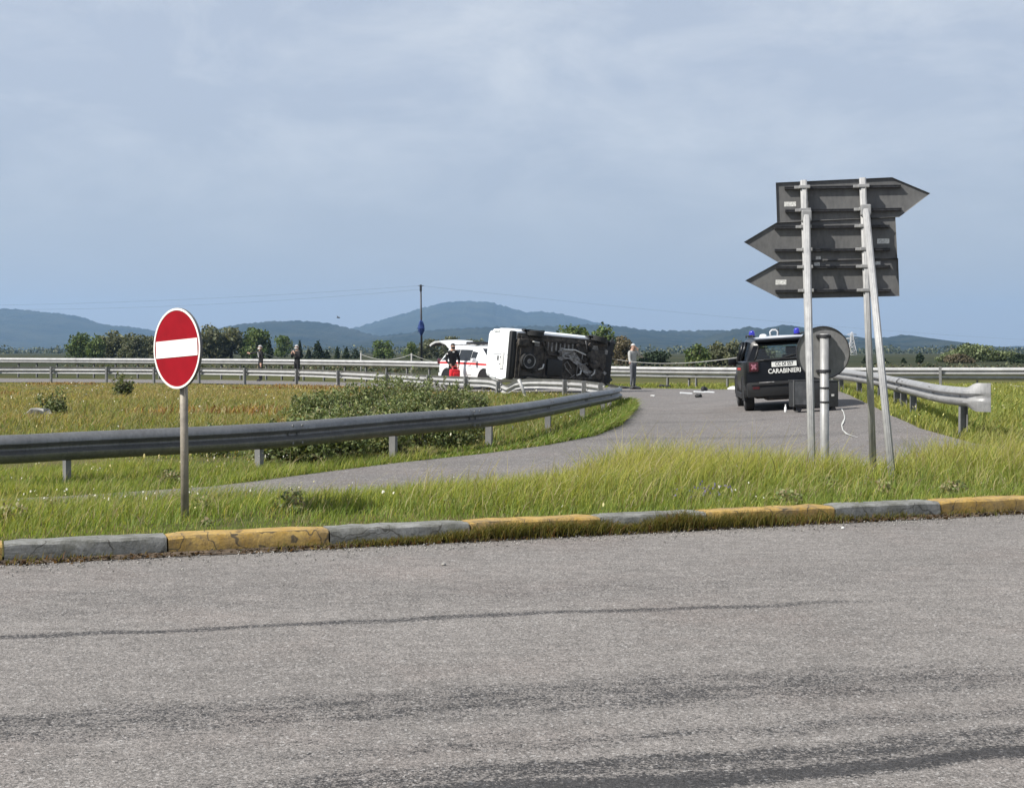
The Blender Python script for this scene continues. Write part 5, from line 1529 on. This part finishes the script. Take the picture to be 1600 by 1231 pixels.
# ------------------------------------------------------------------ trees and bushes
def leaf_cloud(name, blobs, n, size, pal, m, parent=None, flat=.75, inner=.35, seed=0, origin=(0, 0, 0)):
    rg = np.random.default_rng(seed)
    blobs = [(np.array(c, float), np.array(r if hasattr(r, '__len__') else (r, r, r), float)) for c, r in blobs]
    wts = np.array([np.prod(r) ** (2 / 3) for c, r in blobs]); wts /= wts.sum()
    ch = rg.choice(len(blobs), n, p=wts)
    Cc = np.array([b[0] for b in blobs])[ch]; Rr = np.array([b[1] for b in blobs])[ch]
    d = rg.normal(size=(n, 3)); d /= np.linalg.norm(d, axis=1)[:, None]
    rad = np.where(rg.random(n) < inner, rg.uniform(.25, .85, n), rg.uniform(.82, 1.08, n))
    # lumpy outline
    lump = 1 + .18 * np.sin(d[:, 0] * 7 + ch) * np.sin(d[:, 2] * 6 + ch * 2.3) + .10 * np.sin(d[:, 1] * 13 + ch)
    p = Cc + d * Rr * (rad * lump)[:, None]
    a = rg.normal(size=(n, 3)) + d * .5; a /= np.linalg.norm(a, axis=1)[:, None]
    b = np.cross(a, rg.normal(size=(n, 3))); b /= np.linalg.norm(b, axis=1)[:, None] + 1e-9
    c = np.cross(a, b)
    s = size * rg.uniform(.55, 1.35, n)[:, None]
    q = np.stack([p - b * s, p + c * s * flat, p + b * s, p - c * s * flat], 1).reshape(-1, 3)
    pal = np.array(pal); k = rg.integers(0, len(pal), n)
    clump = np.sin(p[:, 0] * 2.1 / max(.4, size * 4) + seed) * np.sin(p[:, 2] * 2.6 / max(.4, size * 4)) * .18
    col = pal[k] * GAIN * (1 + rg.normal(0, .18, n) + clump)[:, None]
    col = np.clip(np.repeat(col, 4, 0), .004, 1)
    f = np.arange(n * 4).reshape(-1, 4)
    return np_mesh(name, q + np.array(origin), [f], M[m] if isinstance(m, str) else m, parent, col)
GAIN = 1.0
GREEN = [(0.086, 0.131, 0.038), (0.113, 0.157, 0.049), (0.070, 0.104, 0.035), (0.148, 0.174, 0.061)]
OLIVE = [(0.134, 0.144, 0.082), (0.108, 0.122, 0.065), (0.172, 0.172, 0.104), (0.090, 0.101, 0.054)]
DARK = [(0.027, 0.045, 0.021), (0.036, 0.057, 0.027), (0.021, 0.033, 0.017)]
LIGHT = [(0.105, 0.154, 0.049), (0.133, 0.175, 0.063), (0.084, 0.126, 0.042)]
BROWN = [(0.119, 0.098, 0.063), (0.098, 0.084, 0.053), (0.140, 0.119, 0.070)]
PALE = [(0.124, 0.156, 0.072), (0.156, 0.182, 0.091), (0.104, 0.130, 0.058)]
def tree(label, px, ytop, wpx, d, pal, kind='round', seed=0, name='tree', group='trees beyond the far guard rail', base_y=559):
    x = (px - 800) / F * d; z0 = gnd(x, d)
    h = CAMZ - (ytop - HOR) / F * d - z0; w = wpx / F * d / 2
    t = empty(name, (x, d, z0), label, 'tree', group)
    rg = random.Random(seed); bl = []
    bm = bmesh.new()
    if kind == 'conifer':
        tube(bm, [(0, 0, -.2), (0, 0, h * .9)], [w * .16, w * .03], 7)
        for i in range(7):
            f = i / 6; bl.append(((rg.uniform(-.1, .1) * w, rg.uniform(-.1, .1) * w, h * (.14 + .80 * f)), (w * (1.0 - .80 * f), w * (1.0 - .80 * f), h * .12)))
        n = 700
    else:
        tr = max(.08, w * .09)
        tube(bm, [(0, 0, -.2), (rg.uniform(-.1, .1) * w, 0, h * .3), (rg.uniform(-.15, .15) * w, 0, h * .6)], [tr, tr * .7, tr * .4], 8)
        for k in range(5):
            a = rg.uniform(0, 6.28); tube(bm, [(0, 0, h * rg.uniform(.2, .35)), (math.cos(a) * w * .35, math.sin(a) * w * .35, h * .55), (math.cos(a) * w * .6, math.sin(a) * w * .6, h * rg.uniform(.6, .8))], [tr * .5, tr * .35, tr * .15], 6)
        nb = 9 if kind == 'round' else 13
        for k in range(nb):
            a = rg.uniform(0, 6.28); q = rg.uniform(.1, .72) ** .7; zz = rg.uniform(.22, .80)
            rw = w * rg.uniform(.28, .46); env = math.sqrt(max(.08, 1 - ((zz - .42) / .55) ** 2))
            bl.append(((math.cos(a) * w * q * env * .95, math.sin(a) * w * q * env, h * zz), (rw, rw, min(h * .24, rw * .9))))
        bl.append(((0, 0, h * .80), (w * .42, w * .42, h * .20))); bl.append(((0, 0, h * .45), (w * .62, w * .62, h * .32)))
        for k in range(5):
            a = rg.uniform(0, 6.28); bl.append(((math.cos(a) * w * .62, math.sin(a) * w * .62, h * .20), (w * .34, w * .34, h * .20)))
        n = int(1300 + wpx * 18)
    bm_obj('trunk', bm, M['bark'], t)
    leaf_cloud('crown', bl, n, max(.13, (0.030 if kind != 'conifer' else .06) * h * .9 + w * .035), pal, 'leaf', t, seed=seed)
    return t
TREES = [('bright green bushy tree at the left end of the tree line', 124, 521, 46, 240, GREEN), ('olive green tree second from the left end of the tree line', 150, 523, 42, 235, GREEN),
         ('grey-olive bushy tree just left of the no-entry sign, third in the line', 176, 516, 56, 250, OLIVE), ('grey-olive bushy tree hidden partly by the left edge of the no-entry disc', 208, 521, 50, 246, OLIVE),
         ('low dark tree directly behind the left rim of the no-entry disc', 240, 524, 46, 252, OLIVE), ('grey-green tree behind the no-entry disc', 285, 514, 58, 248, OLIVE),
         ('tall olive tree immediately right of the no-entry disc', 328, 507, 62, 255, OLIVE), ('broad olive tree between the no-entry sign and the pointing person', 362, 510, 62, 258, OLIVE),
         ('olive tree behind the pointing person', 398, 513, 54, 256, GREEN), ('light green tree between the two people in black', 445, 524, 36, 300, LIGHT),
         ('round bright green tree standing alone left of the tall dark pole', 600, 532, 38, 230, LIGHT), ('dark green tree just left of the tall dark pole', 642, 534, 28, 250, GREEN),
         ('dark olive tree right of the tall dark pole', 672, 529, 44, 240, OLIVE), ('olive tree behind the raised tailgate', 703, 526, 46, 245, OLIVE), ('olive tree behind the roof of the white SUV', 738, 530, 50, 248, OLIVE),
         ('dark green tree behind the nose of the overturned van', 905, 510, 74, 235, GREEN), ('tall dark green tree right above the van nose', 945, 507, 64, 240, GREEN),
         ('brownish tree left of the grey-dressed man', 972, 524, 42, 230, BROWN), ('low dark bush-like tree right of the grey-dressed man', 1020, 550, 66, 232, DARK), 
         ('green tree at the left end of the clump beside the police car', 1090, 538, 46, 225, GREEN), ('middle olive tree of the clump beside the police car', 1122, 534, 46, 228, OLIVE), ('olive tree rising just behind the police car mirror', 1150, 531, 50, 226, OLIVE),
         ('olive tree behind the roof of the police car', 1188, 536, 50, 230, OLIVE), ('olive tree hidden behind the round sign', 1275, 545, 60, 240, OLIVE),
         ('small dark tree alone between the braced post and the pale green mound', 1438, 553, 13, 260, DARK), ('large pale green spreading tree on the right', 1515, 537, 92, 280, PALE),
         ('pale green tree at the right end beside the large spreading tree', 1570, 549, 84, 285, PALE), ('low pale green tree left of the large spreading tree', 1480, 553, 48, 275, PALE), ('brown-tinged low tree in front of the large spreading tree', 1500, 553, 50, 262, BROWN), ('dark green low tree at the right edge', 1596, 553, 40, 262, DARK)]
for i, (lab, px, yt, w, d, pal) in enumerate(TREES): tree(lab, px, yt, w, d if px < 880 else d - 95, pal, 'round', 100 + i)
CON = [('slim dark conifer right behind the pointing person', 421, 529, 12), ('slim dark conifer beside the person with raised hands', 468, 533, 12), ('broad dark conifer, tallest of the row right of the two people', 497, 533, 20), ('small dark conifer left of the tallest one in the row', 482, 545, 11),
       ('small slim dark conifer in the middle of the row', 527, 542, 9), ('dark conifer third from the right of the row', 541, 542, 13), ('dark conifer at the right end of the row', 556, 545, 16), ('low dark conifer filling the gap right of the tallest one', 511, 547, 12),
       ('tiny dark conifer right of the pylon', 1352, 557, 9), ('tiny dark conifer between the two sign posts', 1380, 558, 11), ('tiny dark conifer right of the braced post', 1412, 560, 8)]
for i, (lab, px, yt, w) in enumerate(CON): tree(lab, px, yt, w, 245 if px < 880 else 165, DARK, 'conifer', 200 + i, 'conifer', 'dark conifers beyond the far guard rail')
# far-off hedge and woodland belt that reads as one mass
bl = []
for px in np.arange(-150, 1760, 7):
    d = 900 + 500 * random.random(); x = (px - 800) / F * d; h = random.uniform(2.0, 5.0)
    bl.append(((x, d, .5 + h * .3), (random.uniform(3, 7), 5, h)))
tag(leaf_cloud('far_wood', bl, 16000, 1.0, DARK + OLIVE, 'leaf', seed=5), kind='stuff')
bl = []
for px in list(np.arange(100, 1200, 4.0)) + list(np.arange(1350, 1680, 4.0)):
    d = 96 + 25 * random.random(); x = (px - 800) / F * d; h = random.uniform(.25, .55)
    bl.append(((x, d, gnd(x, d) + .05), (random.uniform(.3, .8), .7, h)))
tag(leaf_cloud('undergrowth', bl, 15000, .10, DARK + OLIVE + BROWN, 'leaf', seed=6), kind='stuff')

BUSH = [(0.161, 0.200, 0.074), (0.118, 0.156, 0.059), (0.204, 0.235, 0.098), (0.086, 0.115, 0.044), (0.229, 0.223, 0.110)]
def bush(label, px, d, r, h, seed, pal=BUSH, n=5200, size=.031, name='bramble_bush'):
    x = (px - 800) / F * d; z0 = gnd(x, d); rg = random.Random(seed)
    t = empty(name, (x, d, z0), label, 'bush', 'bushes on the grass bank')
    bm = bmesh.new()
    for k in range(9):
        a = rg.uniform(0, 6.28); q = rg.uniform(.3, .9)
        tube(bm, [(0, 0, -.05), (math.cos(a) * r * q * .5, math.sin(a) * r * q * .5, h * .6), (math.cos(a) * r * q, math.sin(a) * r * q, h * rg.uniform(.6, 1.05))], [.014, .01, .004], 5)
    bm_obj('stem', bm, M['bark'], t)
    bl = [((0, 0, h * .35), (r * .7, r * .6, h * .5))]
    for k in range(11):
        a = rg.uniform(0, 6.28); q = rg.uniform(.2, .85); rr_ = r * rg.uniform(.22, .42)
        bl.append(((math.cos(a) * r * q, math.sin(a) * r * q * .7, h * rg.uniform(.2, .8) * (1.1 - q * .5)), (rr_, rr_, min(rr_, h * .35))))
    for k in range(int(10 * r + 5)):
        a = rg.uniform(0, 6.28); q = rg.uniform(.2, .9); hz_ = h * rg.uniform(.85, 1.25) * (1.1 - .4 * q)
        bl.append(((math.cos(a) * r * q, math.sin(a) * r * q * .7, hz_), (.05, .05, .12)))
    leaf_cloud('foliage', bl, n, size, pal, 'leaf', t, seed=seed, flat=.5, inner=.3)
for i, (lab, px, d, r, h) in enumerate([
        ('bramble bush at the left end of the thicket above the near rail', 495, 30, .75, .52), ('bramble bush second from the left in the thicket above the near rail', 540, 30.5, .85, .66), ('tall bramble bush left of the middle of the thicket', 590, 31, .95, .80), ('tallest bramble bush of the thicket, below the dark pole', 638, 32, .95, .86),
        ('bramble bush right of the tallest one in the thicket', 685, 32.5, .85, .72), ('low bramble bush at the right end of the thicket', 722, 34, .7, .50), ('low bramble bush tucked under the rail left of the second near post', 455, 18.3, .55, .46), ('bramble bush under the rail just right of the second near post', 505, 19.2, .62, .52), ('bramble bush under the rail left of the third near post', 560, 20.1, .7, .55),
        ('bramble bush under the rail right of the third near post', 655, 21.5, .75, .55), ('bramble bush under the rail left of the fourth near post', 712, 22.7, .75, .50), ('bramble bush filling the bank between thicket and rail, left part', 545, 25, .9, .55), ('bramble bush filling the bank between thicket and rail, right part', 620, 26.5, .9, .60)]):
    bush(lab, px, d, r, h, 300 + i)
bush('small dark bush alone in the dry grass on the left', 82, 31.5, .42, .52, 330, DARK[:1] + BUSH, 1300, .035)
bush('tuft-like weedy bush in the dry grass left of the no-entry sign', 189, 45, .40, .62, 331, OLIVE + BUSH, 900, .05)
bush('tiny dark bush in the grass just behind the no-entry pole', 336, 20.0, .32, .30, 332, BUSH, 800, .035)

# ------------------------------------------------------------------ grass and flowers
def blades(name, x, y, z, h, w, pal, wts, m='grass', lean=(.30, .0), spread=.35, tip=None, seed=0, noise_mix=None):
    rg = np.random.default_rng(seed); n = len(x)
    a = rg.uniform(0, 2 * np.pi, n); dx, dy = np.cos(a), np.sin(a)
    lx = lean[0] + rg.normal(0, spread, n); ly = lean[1] + rg.normal(0, spread, n)
    lx *= h; ly *= h
    b = np.stack([x, y, z], 1)
    wv = np.stack([dx, dy, 0 * dx], 1) * (w * .5)[:, None]
    mid = b + np.stack([lx * .33, ly * .33, h * .58], 1); top = b + np.stack([lx, ly, h * (1 - .12 * np.minimum(1.5, np.hypot(lx, ly) / h))], 1)
    V = np.stack([b - wv, b + wv, mid + wv * .75, mid - wv * .75, top], 1).reshape(-1, 3)
    k = np.arange(n)[:, None] * 5
    q = k + np.array([[0, 1, 2, 3]]); t3 = k + np.array([[3, 2, 4]])
    pal = np.array(pal)
    if noise_mix is not None:
        c = pal[0] * (1 - noise_mix[:, None]) + pal[1] * noise_mix[:, None]
        r = rg.random(n); alt = pal[rg.integers(0, len(pal), n)]
        c = np.where((r < .30)[:, None], alt, c)
    else:
        c = pal[rg.choice(len(pal), n, p=wts)]
    c = c * (1 + rg.normal(0, .16, n))[:, None]
    col = np.repeat(c[:, None, :], 5, 1)
    if tip is not None: col[:, 4, :] = col[:, 4, :] * .4 + np.array(tip) * .6
    return tag(np_mesh(name, V, [q, t3], M[m], col=np.clip(col.reshape(-1, 3), .004, 1)), kind='stuff')

def scatter_poly(n, x0, x1, y0, y1, test, rg):
    x = rg.uniform(x0, x1, n); y = rg.uniform(y0, y1, n)
    k = test(x, y) & (np.abs(x / np.maximum(y, 1)) < .42)
    return x[k], y[k]
YEL = (.38, .375, .095); GRN = (.19, .25, .058); GR2 = (.145, .215, .05); STRAW = (.40, .35, .19); OCH = (.28, .18, .08); RED = (.21, .105, .05)
# island: tall yellow-green grass, greener and shorter close to the kerb
rg = np.random.default_rng(77)
isl_test = lambda x, y: (kerb_w(x, y) > .15 + .05 * np.sin(x * 9) * np.sin(x * 23)) & ~inpoly(x, y, RAMP) & (y < 21) & (kerb_w(x, y) < 8.5)
x, y = scatter_poly(430000, -7, 9, 6, 20, isl_test, rg)
w = kerb_w(x, y); nzv = vnoise(x, y, 5, 4, .8)
keep = rg.random(len(x)) < np.clip(1.9 * nzv - .15, .06, 1)
x, y, w, nzv = x[keep], y[keep], w[keep], nzv[keep]
side = smooth(-2.2, 1.2, x)                       # taller and yellower to the right
hh = (.07 + .11 * smooth(.3, 1.6, w) + .13 * smooth(1.2, 3.2, w) * (.30 + .70 * side) + .125 * smooth(.7, 2.0, w) * smooth(.2, 2.4, x)) * (.35 + 1.25 * nzv) * rg.uniform(.5, 1.35, len(x)) * (.62 + .38 * smooth(-2.5, .8, x))
ymix = np.clip(smooth(.5, 2.6, w) * (.20 + .80 * side) * 1.05 + (nzv - .5) * 1.0, 0, 1)
# density thins out far from the lens
blades('tall_grass', x, y, gz(x, y) - .01, hh, .0034 + .003 * rg.random(len(x)) + .00025 * y, [GRN, YEL, GR2, STRAW, GRN], None, tip=None, lean=(.20, .05), seed=1, noise_mix=ymix)
# straw-coloured stalks along the far edge of the island on the left
n = 9000; ex_ = rg.uniform(-7.5, -1.6, n); ey_ = np.interp(ex_, [-8, -4.4, -2.3, -.9], [11.4, 12.9, 13.1, 13.4]) - np.abs(rg.normal(.1, .28, n))
nn_ = vnoise(ex_, ey_, 71, 3, 1.3)
blades('edge_stalks', ex_, ey_, gz(ex_, ey_) - .01, rg.uniform(.14, .30, n) * (.5 + .9 * nn_) * (1 - .25 * smooth(-3.4, -4.2, ex_)), .004 + .004 * rg.random(n), [GRN, GR2, STRAW, YEL], [.4, .25, .2, .15], lean=(.3, .05), spread=.35, seed=33)
# broad-leaved weeds and dry docks mixed into the island grass
bl = []
rw = np.random.default_rng(5)
for q in range(170):
    wx_ = rw.uniform(-4.4, 6.0); wy_ = rw.uniform(8.5, 16); ww_ = float(kerb_w(wx_, wy_))
    if ww_ < .35 or inpoly(np.array([wx_]), np.array([wy_]), RAMP)[0] or abs(wx_ / wy_) > .4: continue
    r_ = rw.uniform(.04, .13); bl.append(((wx_, wy_, gnd(wx_, wy_) + r_ * .55), (r_, r_, r_ * rw.uniform(.5, 1.2))))
tag(leaf_cloud('verge_weeds', bl, 9000, .016, [(.16, .20, .07), (.19, .21, .09), (.24, .19, .11), (.13, .17, .06), (.28, .24, .14)], 'leaf', seed=9), kind='stuff')
k = (rg.random(len(x)) < .03) & (w > .4)
blades('dead_stems', x[k], y[k], gz(x[k], y[k]), hh[k] * rg.uniform(.8, 1.5, k.sum()) + .05, np.full(k.sum(), .006), [(.30, .25, .15), (.20, .15, .09), (.36, .31, .2)], [.5, .25, .25], lean=(.3, .0), spread=.7, seed=21)
# seed heads rising above the grass
k = (rg.random(len(x)) < .035 * (.3 + side)) & (w > .6)
blades('grass_seed_heads', x[k], y[k], gz(x[k], y[k]), hh[k] * 1.30 + .06, np.full(k.sum(), .007), [STRAW, (.38, .33, .16), YEL], [.5, .3, .2], lean=(.45, .1), spread=.3, seed=2, tip=(.42, .36, .18))
# bank between the rails
bank_test = lambda x, y: inpoly(x, y, BANK)
x, y = scatter_poly(340000, -26, 3.4, 12, 66, bank_test, rg)
keep = rg.random(len(x)) < np.clip(20 / y, .0, 1)
x, y = x[keep], y[keep]
nzv = vnoise(x, y, 9, 4, .28); dry = np.clip(smooth(20, 46, y) * .85 + (vnoise(x, y, 63, 4, .16) - .52) * 2.6 - smooth(-6, 1, x) * .35, 0, 1)
hh = (.10 + .20 * nzv) * rg.uniform(.6, 1.3, len(x)) * (1 - .55 * smooth(40, 58, y)) * (.25 + .75 * smooth(18, 27, y))
blades('bank_grass', x, y, gz(x, y) - .03, hh, .006 + .0006 * y, [(.18, .205, .065), (.32, .26, .115), GR2, (.30, .20, .09), STRAW], None, lean=(.15, .05), spread=.45, seed=3, noise_mix=dry)
# reddish dry weed patches on the bank
x, y = scatter_poly(90000, -24, 2, 22, 64, bank_test, rg)
k = (vnoise(x, y, 14, 3, .16) > .56) & (rg.random(len(x)) < .5) & (x < -2)
x, y = x[k], y[k]
blades('dry_weeds', x, y, gz(x, y), rg.uniform(.12, .32, len(x)) * (1 - .5 * smooth(40, 58, y)), .012 + .0008 * y, [OCH, RED, STRAW, (.30, .20, .08)], [.35, .2, .2, .25], lean=(.1, 0), spread=.5, seed=4)
# verge on the right, gore tip, far verge
ver_test = lambda x, y: ~inpoly(x, y, RAMP) & ~inpoly(x, y, BANK) & (kerb_w(x, y) > 3.0) & (x > 1.5)
x, y = scatter_poly(240000, 1.5, 27, 15, 62, ver_test, rg)
keep = rg.random(len(x)) < np.clip(22 / y, 0, 1)
x, y = x[keep], y[keep]; nzv = vnoise(x, y, 19, 4, .4)
blades('verge_grass', x, y, gz(x, y) - .02, (.10 + .20 * nzv) * rg.uniform(.6, 1.3, len(x)) * np.where(y > 45, .7, 1), .009 + .0007 * y, [(.20, .24, .06), (.34, .32, .10), GR2, YEL], None, lean=(.2, .05), spread=.4, seed=5, noise_mix=np.clip(nzv * 1.5 - .4, 0, 1))
# dense green fringe along the slip road edge
pe = np.array(EDGE_L[3:15]); seg = np.linalg.norm(np.diff(pe, axis=0), axis=1); cum = np.concatenate([[0], np.cumsum(seg)])
u_ = rg.uniform(0, cum[-1], 16000); ex_ = np.interp(u_, cum, pe[:, 0]); ey_ = np.interp(u_, cum, pe[:, 1])
tx = np.gradient(np.interp(np.linspace(0, cum[-1], 200), cum, pe[:, 0])); ty = np.gradient(np.interp(np.linspace(0, cum[-1], 200), cum, pe[:, 1]))
ti = np.clip((u_ / cum[-1] * 199).astype(int), 0, 199); tl = np.hypot(tx, ty)[ti]
off = np.abs(rg.normal(.12, .30, len(u_)))
ex_ = ex_ - ty[ti] / tl * off; ey_ = ey_ + tx[ti] / tl * off
blades('fringe_grass', ex_, ey_, gz(ex_, ey_) - .01, rg.uniform(.05, .20, len(u_)) * (.40 + 1.2 * smooth(18, 28, ey_)), .012 + .0006 * ey_, [GR2, GRN, (.15, .16, .04), STRAW], [.4, .3, .2, .1], lean=(.25, -.15), spread=.45, seed=6)
# weeds growing at the foot of the kerb
ts = rg.uniform(-1, 10.5, 30000); dn = np.exp(-((ts - kt(960)) / 1.35) ** 2) * 1.0 + .10 * (vnoise(ts, ts * 0, 31, 3, 1.2) > .52) + .35 * np.exp(-((ts - kt(640)) / .6) ** 2)
ts = ts[rg.random(len(ts)) < dn]
off = np.abs(rg.normal(.02, .045, len(ts))) + .004
wx = KO.x + KD.x * ts + KD.y * off; wy = KO.y + KD.y * ts - KD.x * off
blades('kerb_weeds', wx, wy, np.zeros(len(ts)), rg.uniform(.035, .135, len(ts)) * (.5 + .6 * np.exp(-((ts - kt(980)) / 1.6) ** 2)) * (.35 + 1.3 * vnoise(ts, ts * 0, 37, 3, 3.0)), np.full(len(ts), .0065), [(.14, .13, .035), (.10, .105, .03), (.22, .17, .06), RED], [.45, .3, .2, .05], lean=(.1, -.1), spread=.45, seed=7)
# dead leaf scraps in the gutter
n = 3000; ts = rg.uniform(-2, 10, n); off = np.abs(rg.normal(.03, .06, n)) + .01
lx = KO.x + KD.x * ts + KD.y * off; ly = KO.y + KD.y * ts - KD.x * off
blades('dead_leaves', lx, ly, np.full(n, .006), rg.uniform(.008, .03, n), rg.uniform(.01, .03, n), [(.09, .05, .025), (.05, .035, .02), (.16, .11, .06), (.02, .016, .012)], [.3, .3, .15, .25], lean=(.6, -.6), spread=1.2, seed=8)
# wild flowers: white and yellow heads, a lilac patch
def flowers(name, x, y, z, r, pal, seed):
    rg = np.random.default_rng(seed); n = len(x)
    ang = np.arange(6) / 6 * 2 * np.pi
    tilt = rg.normal(0, .5, (n, 2)) + np.array([[0, -.45]])
    ring = np.stack([np.cos(ang), np.sin(ang)], 1)
    vx = x[:, None] + r[:, None] * ring[None, :, 0]; vy = y[:, None] + r[:, None] * ring[None, :, 1]
    vz = z[:, None] + r[:, None] * (ring[None, :, 0] * tilt[:, :1] - ring[None, :, 1] * tilt[:, 1:] * 1.3)
    V = np.stack([vx, vy, vz], 2); cen = np.stack([x, y, z + r * .25], 1)[:, None, :]
    V = np.concatenate([V, cen], 1).reshape(-1, 3)
    k = np.arange(n)[:, None, None] * 7
    f = (k + np.array([[i, (i + 1) % 6, 6] for i in range(6)])[None]).reshape(-1, 3)
    c = np.array(pal)[rg.integers(0, len(pal), n)]
    return tag(np_mesh(name, V, [f], M['petal'], col=np.repeat(c, 7, 0)), kind='stuff')
x, y = scatter_poly(9000, -6.5, 8, 8, 19, isl_test, rg)
k = vnoise(x, y, 41, 3, 1.1) > .52; k &= rg.random(len(x)) < .22; x, y = x[k], y[k]; wk = kerb_w(x, y)
flowers('small_wildflowers', x, y, gz(x, y) + .09 + .16 * smooth(.4, 2.5, wk) * rg.uniform(.5, 1.1, len(x)), rg.uniform(.004, .008, len(x)), [(.55, .52, .42), (.50, .46, .22), (.6, .58, .52)], 51)
x, y = scatter_poly(14000, -20, 3, 13, 50, bank_test, rg)
k = (rg.random(len(x)) < .09) & (vnoise(x, y, 61, 3, .5) > .5); x, y = x[k], y[k]
flowers('bank_wildflowers', x, y, gz(x, y) + rg.uniform(.16, .36, len(x)), rg.uniform(.005, .008, len(x)) + .00022 * y, [(.55, .52, .40), (.45, .38, .16), (.5, .48, .42)], 52)
x, y = scatter_poly(9000, 3, 20, 17, 45, ver_test, rg)
k = rg.random(len(x)) < .12; x, y = x[k], y[k]
flowers('verge_wildflowers', x, y, gz(x, y) + rg.uniform(.10, .25, len(x)), rg.uniform(.009, .015, len(x)), [(.55, .52, .20), (.5, .46, .3)], 53)
px = rg.normal(1100, 24, 60); dd = rg.normal(11.6, .25, 60); x = (px - 800) / F * dd
flowers('lilac_flowers', x, dd, gz(x, dd) + rg.uniform(.06, .13, 60), rg.uniform(.006, .009, 60), [(.09, .075, .17), (.13, .11, .22), (.06, .05, .10)], 54)
